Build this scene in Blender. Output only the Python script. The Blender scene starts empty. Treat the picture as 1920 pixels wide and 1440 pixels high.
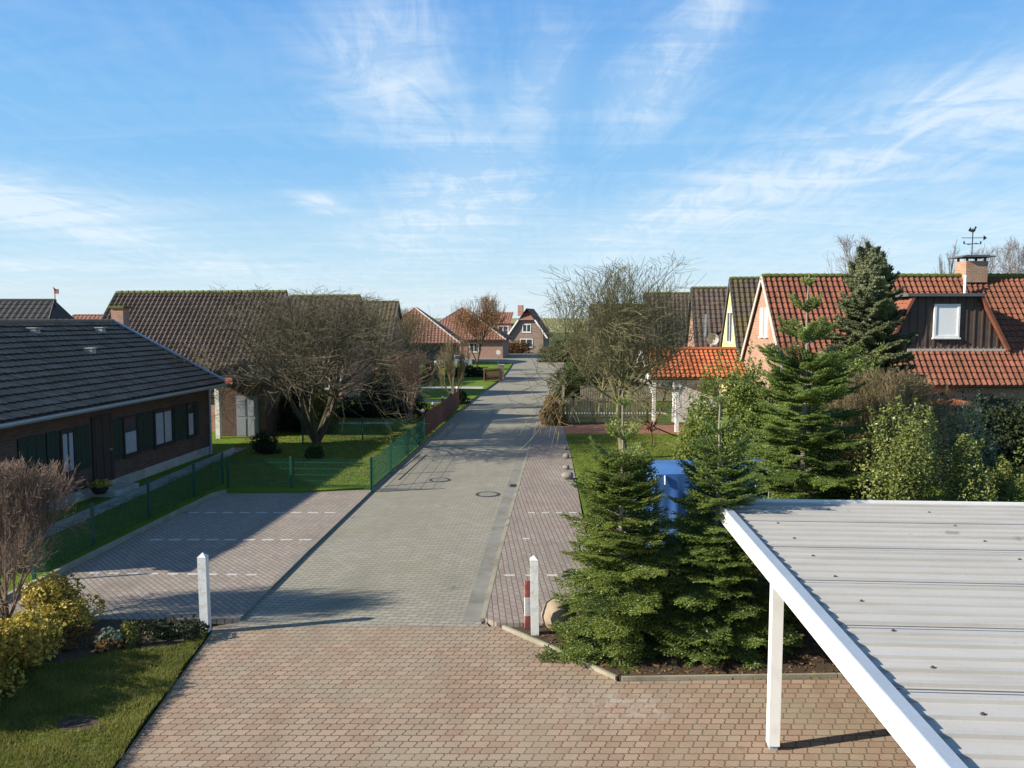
import bpy, math, random
import numpy as np
from mathutils import Vector, Matrix
R = math.radians
S = bpy.context.scene
COL = S.collection

# ---------------------------------------------------------------- camera
CAM_H, FPX, CX, CY = 5.5, 1495.0, 960.0, 720.0
PITCH = math.atan(120.0 / FPX)
cd = bpy.data.cameras.new('camera'); cam = bpy.data.objects.new('camera', cd); COL.objects.link(cam)
cam.location = (0, 0, CAM_H); cam.rotation_euler = (R(90) - PITCH, 0, 0)
cd.sensor_width = 36.0; cd.lens = 36.0 * FPX / 1920.0; cd.clip_end = 5000; cd.clip_start = 0.1
S.camera = cam
# ---------------------------------------------------------------- exposure
S.view_settings.view_transform = 'Standard'; S.view_settings.look = 'None'
S.view_settings.exposure = EXPO = 0.85; S.view_settings.gamma = 1.0
S.cycles.max_bounces = 6; S.cycles.transparent_max_bounces = 8
# ---------------------------------------------------------------- sun
SUN_EL, SUN_AZ = 26.0, 13.5            # light travels towards (cos AZ, sin AZ)
sd = Vector((math.cos(R(SUN_EL)) * math.cos(R(SUN_AZ)), math.cos(R(SUN_EL)) * math.sin(R(SUN_AZ)), -math.sin(R(SUN_EL))))
ld = bpy.data.lights.new('sun', 'SUN'); ld.energy = 5.0; ld.angle = R(0.55); ld.color = (1.0, 0.91, 0.77)
sun = bpy.data.objects.new('sun', ld); COL.objects.link(sun); sun.location = (-40, -10, 30)
sun.rotation_euler = sd.to_track_quat('-Z', 'Y').to_euler()
# ---------------------------------------------------------------- world
W = bpy.data.worlds.new('World'); S.world = W; W.use_nodes = True
nt = W.node_tree; nt.nodes.clear()
def wn(t, **k):
    n = nt.nodes.new(t)
    for a, b in k.items(): setattr(n, a, b)
    return n
def wl(a, b): nt.links.new(a, b)
def wm(op, a, b=None, c=None, clamp=False):
    n = wn('ShaderNodeMath', operation=op, use_clamp=clamp)
    for i, v in enumerate((a, b, c)):
        if v is None: continue
        if isinstance(v, (int, float)): n.inputs[i].default_value = v
        else: wl(v, n.inputs[i])
    return n.outputs[0]
sky = wn('ShaderNodeTexSky', sky_type='NISHITA'); sky.sun_disc = False
sky.sun_elevation = R(SUN_EL); sky.sun_rotation = math.atan2(-sd.x, -sd.y)
sky.altitude = 0; sky.air_density = 1.0; sky.dust_density = 0.6; sky.ozone_density = 1.6
tc = wn('ShaderNodeTexCoord'); sp = wn('ShaderNodeSeparateXYZ'); wl(tc.outputs['Generated'], sp.inputs[0])
X_, Y_, Z_ = sp.outputs
az = wm('ARCTAN2', X_, Y_); el = wm('ARCSINE', Z_)
zz = wm('ADD', wm('MAXIMUM', Z_, 0.0), 0.10)
pu = wm('DIVIDE', X_, zz); pv = wm('DIVIDE', Y_, zz)
cmb = wn('ShaderNodeCombineXYZ'); wl(pu, cmb.inputs[0]); wl(pv, cmb.inputs[1])
def noise(scale, detail, rough, dist, rot, sc, off):
    mp = wn('ShaderNodeMapping'); mp.inputs['Rotation'].default_value = (0, 0, R(rot)); mp.inputs['Scale'].default_value = sc
    mp.inputs['Location'].default_value = off
    wl(cmb.outputs[0], mp.inputs[0])
    n = wn('ShaderNodeTexNoise'); n.inputs['Scale'].default_value = scale; n.inputs['Detail'].default_value = detail
    n.inputs['Roughness'].default_value = rough; n.inputs['Distortion'].default_value = dist
    wl(mp.outputs[0], n.inputs[0]); return n.outputs[0]
n1 = noise(0.42, 8, 0.58, 0.9, 25, (1.0, 0.55, 1), (3.1, 1.7, 0))
n2 = noise(1.7, 7, 0.60, 1.4, 35, (0.45, 1.7, 1), (0.4, 5.2, 0))
n3 = noise(2.6, 7, 0.62, 2.6, -50, (1.6, 0.5, 1), (7.4, 2.2, 0))
# patches of cirrus, as azimuth / elevation in the sky (degrees): centre, half widths, tilt, weight
BLOBS = [(-35, 7.5, 9, 1.5, -4, .75), (-26, 5.2, 12, 1.0, -12, .35), (-34, 3.0, 8, .7, 2, .35), (-8.5, 17.5, 4.2, 4.6, 25, .62), (-3, 10.5, 4.5, 3.6, -20, .40),
         (-5.5, 7.0, 6, 2.2, 14, .55), (2, 16, 2.0, 4.5, -18, .40), (-13.3, 7.9, 1.8, .6, -12, .75), (13.5, 20, 2.2, 5.5, -38, .55), (9, 15, 3.0, 3.2, -42, .38),
         (22, 9.5, 13, 2.8, 12, .50), (12, 7.5, 8, 1.8, 20, .40), (31, 13.5, 8, 2.6, 10, .40), (30, 5.5, 10, 2.0, 4, .35), (-30, 22, 6, 1.6, 6, .45), (0, 1.5, 50, 3.0, 0, .30)]
tot = None
for (a0, e0, sa, se, tl, wgt) in BLOBS:
    dx = wm('SUBTRACT', az, R(a0)); dy = wm('SUBTRACT', el, R(e0)); c, s = math.cos(R(tl)), math.sin(R(tl))
    u = wm('DIVIDE', wm('ADD', wm('MULTIPLY', dx, c), wm('MULTIPLY', dy, s)), R(sa))
    v = wm('DIVIDE', wm('SUBTRACT', wm('MULTIPLY', dy, c), wm('MULTIPLY', dx, s)), R(se))
    g = wm('MULTIPLY', wm('EXPONENT', wm('MULTIPLY', wm('ADD', wm('MULTIPLY', u, u), wm('MULTIPLY', v, v)), -1.0)), wgt)
    tot = g if tot is None else wm('ADD', tot, g)
nz = wm('ADD', wm('ADD', wm('MULTIPLY', n1, 0.45), wm('MULTIPLY', n2, 0.75)), wm('MULTIPLY', n3, 0.6))
st = wm('MULTIPLY', wm('SUBTRACT', nz, 0.80), 2.5)            # streak contrast
cov = wm('ADD', wm('MULTIPLY', wm('ADD', tot, 0.10), wm('ADD', wm('MAXIMUM', st, 0.0), 0.24)), wm('MULTIPLY', tot, 0.10))
cov = wm('MULTIPLY', cov, 1.35)
cov = wm('MINIMUM', cov, 0.74, clamp=True)
hs = wn('ShaderNodeHueSaturation'); hs.inputs['Saturation'].default_value = 1.35; hs.inputs['Value'].default_value = 1.0
wl(sky.outputs[0], hs.inputs['Color'])
mx = wn('ShaderNodeMixRGB'); wl(cov, mx.inputs[0]); 
cr = wn('ShaderNodeValToRGB'); wl(wm('DIVIDE', wm('MAXIMUM', el, 0.0), R(60)), cr.inputs[0]); cr.color_ramp.interpolation = 'EASE'
for i, (p_, c_) in enumerate(((0, (.61, .79, .92)), (.08, (.44, .69, .91)), (.19, (.225, .53, .90)), (.40, (.11, .37, .84)), (.62, (.07, .19, .44)), (1, (.05, .13, .28)))):
    e_ = cr.color_ramp.elements[i] if i < 2 else cr.color_ramp.elements.new(p_)
    e_.position = p_; e_.color = c_ + (1,)
sc_ = wn('ShaderNodeVectorMath', operation='SCALE'); sc_.inputs['Scale'].default_value = 6.1; wl(cr.outputs[0], sc_.inputs[0])
sm = wn('ShaderNodeMixRGB'); sm.inputs[0].default_value = .82; wl(hs.outputs[0], sm.inputs[1]); wl(sc_.outputs[0], sm.inputs[2])
wl(sm.outputs[0], mx.inputs[1]); mx.inputs[2].default_value = (5.0, 5.6, 6.1, 1)
bg = wn('ShaderNodeBackground'); bg.inputs[1].default_value = 0.095; wl(mx.outputs[0], bg.inputs[0])
wo = wn('ShaderNodeOutputWorld'); wl(bg.outputs[0], wo.inputs[0])

# ---------------------------------------------------------------- projection helpers (layout measured from the photograph)
def ray(px, py):
    a = (px - CX) / FPX; b = (CY - py) / FPX
    return Vector((a, math.cos(PITCH) + b * math.sin(PITCH), -math.sin(PITCH) + b * math.cos(PITCH)))
def G(px, py, z=0.0):
    d = ray(px, py); t = (z - CAM_H) / d.z
    return Vector((d.x * t, d.y * t, z))
def P(px, py, Y):
    d = ray(px, py); t = Y / d.y
    return Vector((d.x * t, Y, CAM_H + d.z * t))
def on_wall(px, py, loc, rz, y0=0.0):      # where the line of sight meets a wall: local x and z
    c, s = math.cos(rz), math.sin(rz); d = ray(px, py); o = Vector((0, 0, CAM_H)) - Vector(loc)
    ol = (o.x * c + o.y * s, -o.x * s + o.y * c); dl = (d.x * c + d.y * s, -d.x * s + d.y * c)
    t = (y0 - ol[1]) / dl[1]
    return ol[0] + dl[0] * t, o.z + d.z * t
# ---------------------------------------------------------------- objects
def thing(name, label, cat, loc=(0, 0, 0), rz=0.0, group=None):
    o = bpy.data.objects.new(name, None); COL.objects.link(o); o.empty_display_size = .2
    o.location = loc; o.rotation_euler = (0, 0, rz); o['label'] = label; o['category'] = cat
    if group: o['group'] = group
    return o
def tag(o, label, cat, group=None, kind=None):
    o['label'] = label; o['category'] = cat
    if group: o['group'] = group
    if kind: o['kind'] = kind
    return o
def dup(root, loc=None, rz=None, label=None, scale=None):
    def cp(o, par):
        c = o.copy(); COL.objects.link(c)
        if par is not None: c.parent = par
        for ch in list(o.children): cp(ch, c)
        return c
    r = cp(root, None)
    if loc is not None: r.location = loc
    if rz is not None: r.rotation_euler = (0, 0, rz)
    if label: r['label'] = label
    if scale is not None: r.scale = (scale, scale, scale)
    return r
class MB:
    def __init__(s): s.q = []; s.t = []; s.qa = []; s.ta = []; s.pv = []; s.pf = []; s.n = 0
    def quads(s, V, a=None):
        V = np.asarray(V, float).reshape(-1, 4, 3); s.q.append(V); s.qa.append(np.full(len(V), .5) if a is None else np.broadcast_to(np.asarray(a, float), (len(V),)))
    def tris(s, V, a=None):
        V = np.asarray(V, float).reshape(-1, 3, 3); s.t.append(V); s.ta.append(np.full(len(V), .5) if a is None else np.broadcast_to(np.asarray(a, float), (len(V),)))
    def poly(s, pts, faces, a=.5):
        b = s.n; s.pv += [tuple(map(float, p)) for p in pts]; s.n += len(pts); s.pf += [([b + i for i in f], a) for f in faces]
    def box(s, x0, x1, y0, y1, z0, z1, a=.5, m=None):
        p = [(x, y, z) for z in (z0, z1) for y in (y0, y1) for x in (x0, x1)]
        if m is not None: p = [tuple(m @ Vector(q)) for q in p]
        s.poly(p, [(0, 2, 3, 1), (4, 5, 7, 6), (0, 1, 5, 4), (2, 6, 7, 3), (0, 4, 6, 2), (1, 3, 7, 5)], a)
    def beam(s, p0, p1, w, h, a=.5):        # box along p0-p1, w sideways, h upwards
        p0, p1 = Vector(p0), Vector(p1); d = (p1 - p0).normalized(); up = Vector((0, 0, 1))
        if abs(d.z) > .99: up = Vector((0, 1, 0))
        sx = d.cross(up).normalized() * w / 2; uz = sx.cross(d).normalized() * h / 2
        p = [q + i * sx + j * uz for q in (p0, p1) for (i, j) in ((-1, -1), (1, -1), (1, 1), (-1, 1))]
        s.poly(p, [(3, 2, 1, 0), (4, 5, 6, 7), (0, 1, 5, 4), (1, 2, 6, 5), (2, 3, 7, 6), (3, 0, 4, 7)], a)
    def tube(s, pts, rad, n=8, cap=True, a=.5):
        pts = [Vector(p) for p in pts]; rings = []; m = len(pts)
        rad = [float(rad)] * m if isinstance(rad, (int, float)) else [float(x) for x in rad]
        for i in range(m):
            d = (pts[min(i + 1, m - 1)] - pts[max(i - 1, 0)]).normalized(); r = Vector((1, 0, 0)) if abs(d.x) < .9 else Vector((0, 1, 0))
            u = d.cross(r).normalized(); v = d.cross(u)
            rings += [pts[i] + rad[i] * (math.cos(2 * math.pi * k / n) * u + math.sin(2 * math.pi * k / n) * v) for k in range(n)]
        f = [(i * n + k, i * n + (k + 1) % n, (i + 1) * n + (k + 1) % n, (i + 1) * n + k) for i in range(m - 1) for k in range(n)]
        if cap: f += [tuple(range(n - 1, -1, -1)), tuple((m - 1) * n + k for k in range(n))]
        s.poly(rings, f, a)
    def prism(s, pts, z0, z1, a=.5, bottom=False):   # polygon (x,y) pulled up
        n = len(pts); ar = sum(pts[i][0] * pts[(i + 1) % n][1] - pts[(i + 1) % n][0] * pts[i][1] for i in range(n))
        if ar < 0: pts = pts[::-1]
        v = [(p[0], p[1], z0) for p in pts] + [(p[0], p[1], z1) for p in pts]
        f = [tuple(range(n, 2 * n))] + [(i, (i + 1) % n, n + (i + 1) % n, n + i) for i in range(n)]
        if bottom: f.append(tuple(range(n - 1, -1, -1)))
        s.poly(v, f, a)
    def segs(s, P0, P1, R0, R1, n=3, a=None):        # many thin tapered rods at once
        P0, P1 = np.asarray(P0, float), np.asarray(P1, float); R0 = np.asarray(R0, float)[:, None]; R1 = np.asarray(R1, float)[:, None]
        d = P1 - P0; d /= np.linalg.norm(d, axis=1)[:, None] + 1e-9
        ref = np.where(np.abs(d[:, :1]) < .8, np.array([[1., 0, 0]]), np.array([[0, 1., 0]]))
        u = np.cross(d, ref); u /= np.linalg.norm(u, axis=1)[:, None] + 1e-9; v = np.cross(d, u)
        rg = [(math.cos(2 * math.pi * k / n), math.sin(2 * math.pi * k / n)) for k in range(n)]
        A = [P0 + R0 * (c * u + t * v) for c, t in rg]; B = [P1 + R1 * (c * u + t * v) for c, t in rg]
        for k in range(n):
            s.quads(np.stack([A[k], A[(k + 1) % n], B[(k + 1) % n], B[k]], 1), a)
    def build(s, name, mat, parent=None, smooth=False, kind=None):
        me = bpy.data.meshes.new(name); V = []; L = []; T = []; A = []; off = 0
        if s.pv:
            V.append(np.array(s.pv)); off = len(s.pv)
            for f, a in s.pf: L.extend(f); T.append(len(f)); A.append(a)
        L = [np.array(L, dtype=np.int32)]; T = [np.array(T, dtype=np.int32)]; A = [np.array(A, float)]
        for lst, al, k in ((s.q, s.qa, 4), (s.t, s.ta, 3)):
            if lst:
                q = np.concatenate(lst); V.append(q.reshape(-1, 3)); m = len(q) * k
                L.append(np.arange(off, off + m, dtype=np.int32)); T.append(np.full(len(q), k, dtype=np.int32)); A.append(np.concatenate(al)); off += m
        V = np.concatenate(V); L = np.concatenate(L); T = np.concatenate(T); A = np.concatenate(A)
        me.vertices.add(len(V)); me.vertices.foreach_set('co', V.astype(np.float32).ravel())
        me.loops.add(len(L)); me.loops.foreach_set('vertex_index', L)
        me.polygons.add(len(T)); st = np.zeros(len(T), dtype=np.int32); st[1:] = np.cumsum(T)[:-1]
        me.polygons.foreach_set('loop_start', st); me.polygons.foreach_set('loop_total', T)
        me.update(calc_edges=True); me.validate()
        if len(me.polygons) == len(A):
            at = me.attributes.new('a', 'FLOAT', 'FACE'); at.data.foreach_set('value', A.astype(np.float32))
        me.polygons.foreach_set('use_smooth', np.full(len(me.polygons), bool(smooth)))
        me.materials.append(mat)
        o = bpy.data.objects.new(name, me); COL.objects.link(o)
        if parent is not None: o.parent = parent
        if kind: o['kind'] = kind
        return o
def box_ob(name, x0, x1, y0, y1, z0, z1, mat, par=None, bevel=0.0):
    b = MB(); b.box(x0, x1, y0, y1, z0, z1); o = b.build(name, mat, par)
    if bevel: m = o.modifiers.new('bevel', 'BEVEL'); m.width = bevel; m.segments = 2
    return o
# ---------------------------------------------------------------- materials
def new_mat(name):
    m = bpy.data.materials.new(name); m.use_nodes = True; m.node_tree.nodes.clear(); return m, m.node_tree
class NT:
    def __init__(s, t): s.t = t
    def n(s, k, **a):
        x = s.t.nodes.new(k)
        for p, q in a.items(): setattr(x, p, q)
        return x
    def l(s, a, b): s.t.links.new(a, b)
    def m(s, op, a, b=None, clamp=False):
        n = s.n('ShaderNodeMath', operation=op, use_clamp=clamp)
        for i, v in enumerate((a, b)):
            if v is None: continue
            if isinstance(v, (int, float)): n.inputs[i].default_value = v
            else: s.l(v, n.inputs[i])
        return n.outputs[0]
    def mix(s, f, a, b, mode='MIX'):
        n = s.n('ShaderNodeMixRGB', blend_type=mode)
        for i, v in enumerate((f, a, b)):
            if isinstance(v, (int, float)): n.inputs[i].default_value = v
            elif isinstance(v, tuple): n.inputs[i].default_value = v if len(v) == 4 else v + (1,)
            else: s.l(v, n.inputs[i])
        return n.outputs[0]
    def noise(s, vec, scale, detail=4, rough=.55, dist=0.0):
        n = s.n('ShaderNodeTexNoise'); n.inputs['Scale'].default_value = scale; n.inputs['Detail'].default_value = detail
        n.inputs['Roughness'].default_value = rough; n.inputs['Distortion'].default_value = dist; s.l(vec, n.inputs[0]); return n.outputs[0]
    def ramp(s, f, p0, p1):
        n = s.n('ShaderNodeMapRange'); n.inputs[1].default_value = p0; n.inputs[2].default_value = p1; s.l(f, n.inputs[0]); return n.outputs[0]
    def obj(s): return s.n('ShaderNodeTexCoord').outputs['Object']
    def attr(s):
        n = s.n('ShaderNodeAttribute'); n.attribute_name = 'a'; return n.outputs['Fac']
    def mapping(s, vec, rot=0, sc=(1, 1, 1), loc=(0, 0, 0)):
        n = s.n('ShaderNodeMapping'); n.inputs['Rotation'].default_value = rot if isinstance(rot, tuple) else (0, 0, rot)
        n.inputs['Scale'].default_value = sc; n.inputs['Location'].default_value = loc; s.l(vec, n.inputs[0]); return n.outputs[0]
    def out(s, col, rough=.8, bump=None, bs=.4, bd=.02, spec=.3, metal=0.0, coat=0.0):
        p = s.n('ShaderNodeBsdfPrincipled')
        if isinstance(col, tuple): p.inputs['Base Color'].default_value = col if len(col) == 4 else col + (1,)
        else: s.l(col, p.inputs['Base Color'])
        if isinstance(rough, (int, float)): p.inputs['Roughness'].default_value = rough
        else: s.l(rough, p.inputs['Roughness'])
        p.inputs['Specular IOR Level'].default_value = spec; p.inputs['Metallic'].default_value = metal; p.inputs['Coat Weight'].default_value = coat
        if bump is not None:
            b = s.n('ShaderNodeBump'); b.inputs['Strength'].default_value = bs; b.inputs['Distance'].default_value = bd
            s.l(bump, b.inputs['Height']); s.l(b.outputs[0], p.inputs['Normal'])
        o = s.n('ShaderNodeOutputMaterial'); s.l(p.outputs[0], o.inputs[0]); return p
def plain(name, c, rough=.7, var=.18, scale=3.0, bump=.15, spec=.3, metal=0.0, dirt=None, dscale=1.2, coat=0.0):
    m, t = new_mat(name); n = NT(t); o = n.obj()
    big = n.noise(o, scale, 6, .62); fine = n.noise(o, scale * 14, 3, .6)
    f = n.ramp(n.m('ADD', n.m('MULTIPLY', big, .65), n.m('MULTIPLY', fine, .35)), .3, .7)
    lo = tuple(x * (1 - var) for x in c); hi = tuple(min(1, x * (1 + var)) for x in c)
    col = n.mix(f, lo, hi)
    if dirt is not None: col = n.mix(n.m('MULTIPLY', n.ramp(n.noise(o, dscale, 7, .65, .4), .5, .72), .8, True), col, dirt)
    n.out(col, rough, fine, bump, .01, spec, metal, coat); return m
def leaf(name, c1, c2, trans=.35, rough=.5, spec=.35, scale=1.2, back=None):
    m, t = new_mat(name); n = NT(t)
    f = n.m('ADD', n.m('MULTIPLY', n.attr(), .7), n.m('MULTIPLY', n.ramp(n.noise(n.obj(), scale, 3), .3, .7), .3), True)
    col = n.mix(f, c1, c2)
    if back is not None:
        g = n.n('ShaderNodeNewGeometry'); col = n.mix(n.m('MULTIPLY', g.outputs['Backfacing'], .0), col, back)
    p = n.out(col, rough, spec=spec); tr = n.n('ShaderNodeBsdfTranslucent'); n.l(col, tr.inputs[0])
    mx = n.n('ShaderNodeMixShader'); mx.inputs[0].default_value = trans; n.l(p.outputs[0], mx.inputs[1]); n.l(tr.outputs[0], mx.inputs[2])
    o = [x for x in t.nodes if x.type == 'OUTPUT_MATERIAL'][0]; n.l(mx.outputs[0], o.inputs[0]); return m
def bark(name, c1, c2, scale=6):
    m, t = new_mat(name); n = NT(t); o = n.obj()
    f = n.m('ADD', n.m('MULTIPLY', n.ramp(n.noise(o, scale, 5, .65), .3, .7), .6), n.m('MULTIPLY', n.attr(), .4), True)
    n.out(n.mix(f, c1, c2), .9, n.noise(o, scale * 6, 4), .5, .02, .15); return m
def tile_mat(name, c1, c2, stain=(.05, .06, .02), amt=.5, lichen=(.3, .25, .06), rough=.75, smin=.5, spec=.3):
    m, t = new_mat(name); n = NT(t); o = n.obj()
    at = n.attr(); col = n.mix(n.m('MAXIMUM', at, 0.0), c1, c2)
    col = n.mix(n.m('LESS_THAN', at, -.01), col, tuple(x * .30 for x in c1))  # tile lips painted dark: joint shadow between courses put into the colour
    col = n.mix(n.m('MULTIPLY', n.ramp(n.noise(o, .9, 7, .68, .5), smin, smin + .2), amt, True), col, stain)
    col = n.mix(n.m('MULTIPLY', n.ramp(n.noise(o, 7, 5, .7), .56, .72), amt * .8, True), col, lichen)
    n.out(col, rough, n.noise(o, 40, 3), .2, .01, spec); return m
def brick_mat(name, c1, c2, mortar, bw=.25, bh=.083, ms=.012, vert=True, var=.35, bump=.35, stain=None):
    m, t = new_mat(name); n = NT(t); o = n.obj()
    if vert:                                   # brick courses on upright walls facing any way: along the wall = x+y
        s3 = n.n('ShaderNodeSeparateXYZ'); n.l(o, s3.inputs[0]); c3 = n.n('ShaderNodeCombineXYZ')
        n.l(n.m('ADD', s3.outputs[0], s3.outputs[1]), c3.inputs[0]); n.l(s3.outputs[2], c3.inputs[1]); vec = c3.outputs[0]
    else: vec = o
    b = n.n('ShaderNodeTexBrick'); n.l(vec, b.inputs['Vector']); b.inputs['Scale'].default_value = 1.0
    b.inputs['Brick Width'].default_value = bw; b.inputs['Row Height'].default_value = bh; b.inputs['Mortar Size'].default_value = ms
    b.inputs['Mortar Smooth'].default_value = .2
    b.inputs['Color1'].default_value = c1 + (1,); b.inputs['Color2'].default_value = c2 + (1,); b.inputs['Mortar'].default_value = mortar + (1,)
    col = n.mix(n.m('MULTIPLY', n.ramp(n.noise(o, 2.2, 6), .35, .75), var), b.outputs[0], tuple(x * .55 for x in c1))
    if stain is not None: col = n.mix(n.m('MULTIPLY', n.ramp(n.noise(o, .8, 6, .6), .5, .7), .5), col, stain)
    h = n.m('SUBTRACT', n.m('MULTIPLY', n.noise(o, 30, 3), .3), b.outputs['Fac'])
    n.out(col, .88, h, bump, .015, .2); return m
def paver_mat(name, c1, c2, c3, joint, bw, bh, ms, rot=0.0, wave=0.0, grime=(.1, .1, .06), gamt=.4, jv=.5, patch=None, gs=.45, tone=None):
    m, t = new_mat(name); n = NT(t); o = n.obj(); v = n.mapping(o, rot)
    # every stone is laid a little out of true
    wob = n.n('ShaderNodeTexNoise'); wob.inputs['Scale'].default_value = 3.0; wob.inputs['Detail'].default_value = 2; n.l(o, wob.inputs[0])
    ad = n.n('ShaderNodeVectorMath', operation='MULTIPLY_ADD'); n.l(wob.outputs['Color'], ad.inputs[0]); ad.inputs[1].default_value = (.03, .03, 0); n.l(v, ad.inputs[2]); v = ad.outputs[0]
    if wave:
        s3 = n.n('ShaderNodeSeparateXYZ'); n.l(v, s3.inputs[0]); c3_ = n.n('ShaderNodeCombineXYZ')
        ph = n.m('MULTIPLY', s3.outputs[1], 2 * math.pi / bh); tri = n.m('SINE', ph)
        n.l(n.m('ADD', s3.outputs[0], n.m('MULTIPLY', tri, wave)), c3_.inputs[0])
        pw = n.m('SINE', n.m('MULTIPLY', s3.outputs[0], 2 * math.pi / bw * 2))
        n.l(n.m('ADD', s3.outputs[1], n.m('MULTIPLY', pw, wave * .22)), c3_.inputs[1]); v = c3_.outputs[0]
    b = n.n('ShaderNodeTexBrick'); n.l(v, b.inputs['Vector']); b.inputs['Scale'].default_value = 1.0
    b.inputs['Brick Width'].default_value = bw; b.inputs['Row Height'].default_value = bh; b.inputs['Mortar Size'].default_value = ms; b.inputs['Mortar Smooth'].default_value = .35
    b.inputs['Color1'].default_value = c1 + (1,); b.inputs['Color2'].default_value = c2 + (1,); b.inputs['Mortar'].default_value = joint + (1,)
    col = n.mix(n.m('MULTIPLY', n.ramp(n.noise(o, gs * 2.2, 5, .6, .3), .42, .66), .55), b.outputs[0], n.mix(b.outputs['Fac'], c3, joint))
    col = n.mix(n.m('MULTIPLY', n.ramp(n.noise(o, gs, 7, .66, .6), .48, .70), gamt, True), col, grime)
    col = n.mix(n.m('MULTIPLY', n.ramp(n.noise(o, 55, 3, .7), .35, .75), .28), col, tuple(x * .45 for x in c1))
    if patch is not None:                     # lime bloom: pale stones in one place
        (px, py, sx, sy, pc, amt) = patch; q = n.mapping(o, 0, (1 / sx, 1 / sy, 0), (-px / sx, -py / sy, 0))
        ln = n.n('ShaderNodeVectorMath', operation='LENGTH'); n.l(q, ln.inputs[0])
        msk = n.m('MULTIPLY', n.ramp(ln.outputs['Value'], 1.0, .2), n.ramp(n.noise(o, 5, 4, .7), .45, .66), True)
        col = n.mix(n.m('MULTIPLY', msk, amt), col, pc)
    # wear: dark tyre and moss tracks, a few oil spots
    tr = n.noise(n.mapping(o, 0, (1.3, .22, 1)), 1.0, 5, .6, .3); col = n.mix(n.m('MULTIPLY', n.ramp(tr, .5, .72), .35, True), col, tuple(x * .5 for x in c1))
    col = n.mix(n.m('MULTIPLY', n.ramp(n.noise(o, 1.9, 2, .5), .70, .78), .45, True), col, tuple(x * .3 for x in c1))
    bw2 = n.n('ShaderNodeRGBToBW'); n.l(b.outputs[0], bw2.inputs[0])
    h = n.m('SUBTRACT', n.m('ADD', n.m('MULTIPLY', n.noise(o, 40, 3), .25), n.m('ADD', n.m('MULTIPLY', n.noise(o, 2.2, 3), .8), n.m('MULTIPLY', bw2.outputs[0], 2.5))), b.outputs['Fac'])
    n.out(col, .85, h, .30, .012, .2); return m
def grass_mat(name, c1, c2, c3=(.10, .09, .03)):
    m, t = new_mat(name); n = NT(t); o = n.obj()
    a = n.ramp(n.noise(o, 1.1, 6, .65, .4), .32, .68); f = n.noise(o, 38, 4, .7)
    col = n.mix(a, c1, c2); col = n.mix(n.m('MULTIPLY', n.ramp(n.noise(o, .55, 6, .7), .55, .75), .5), col, c3)
    col = n.mix(n.m('MULTIPLY', n.ramp(f, .4, .7), .45), col, tuple(x * .4 for x in c1))
    n.out(col, .95, n.m('ADD', f, n.m('MULTIPLY', n.noise(o, 6, 4), 1.5)), .9, .05, .1); return m
def glass_mat(name, c=(.03, .04, .05)):
    m, t = new_mat(name); n = NT(t); n.out(n.mix(n.noise(n.obj(), 2, 3), c, tuple(x * 1.8 for x in c)), .06, spec=.6); return m

M = {}
M['forecourt'] = paver_mat('red_pavers', (.315, .213, .152), (.40, .292, .215), (.31, .285, .212), (.095, .080, .055), .19, .150, .010, 0, .016, (.30, .275, .19), .55, patch=(1.5, 11.0, 1.5, .75, (.42, .38, .34), .75))
M['road'] = paver_mat('grey_pavers', (.29, .272, .225), (.36, .335, .275), (.30, .29, .21), (.12, .11, .08), .22, .14, .010, R(4), .016, (.22, .21, .15), .45, gs=.25)
M['parking'] = paver_mat('parking_pavers', (.30, .25, .215), (.37, .32, .28), (.32, .30, .24), (.11, .09, .07), .21, .11, .009, R(48), 0, (.16, .14, .105), .45)
M['sidewalk'] = paver_mat('pavement_pavers', (.275, .225, .195), (.35, .295, .26), (.34, .30, .25), (.12, .085, .07), .24, .115, .010, R(90 - 3.6), .014, (.19, .17, .13), .45, patch=(1.9, 27.5, .9, 2.2, (.40, .39, .36), .7))
M['redpath'] = paver_mat('drive_pavers', (.30, .13, .09), (.36, .17, .12), (.26, .15, .11), (.12, .07, .05), .22, .11, .008, 0)
M['kerb'] = plain('concrete_kerb', (.30, .275, .21), .9, .25, 2.0, .4, dirt=(.14, .14, .08))
M['gutter'] = plain('gutter_slab', (.22, .215, .19), .9, .2, 2.0, .4, dirt=(.11, .11, .06))
M['concrete'] = plain('concrete', (.40, .39, .36), .9, .2, 2.0, .4, dirt=(.2, .19, .15))
M['paving_white'] = plain('white_paving', (.50, .48, .45), .85, .15, 6, .3)
M['lawn'] = grass_mat('lawn', (.11, .14, .022), (.17, .20, .03), (.17, .145, .06))
M['lawn_bright'] = grass_mat('lawn_bright', (.11, .19, .018), (.17, .25, .03), (.17, .19, .04))
M['lawn_far'] = grass_mat('lawn_far', (.06, .10, .02), (.10, .14, .03))
M['meadow'] = grass_mat('meadow', (.07, .09, .03), (.10, .12, .04))
M['dike'] = grass_mat('dike_grass', (.24, .25, .12), (.30, .30, .15), (.28, .25, .14))
M['soil'] = plain('soil', (.060, .044, .030), .95, .5, 7, .9, dirt=(.11, .075, .045), dscale=9)
M['white'] = plain('white_paint', (.80, .80, .78), .45, .05, 3, .08, .4, dirt=(.66, .65, .60), dscale=2.0)
M['whitewood'] = plain('weathered_white_wood', (.76, .76, .73), .65, .10, 5, .3, dirt=(.33, .32, .25), dscale=5)

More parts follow.
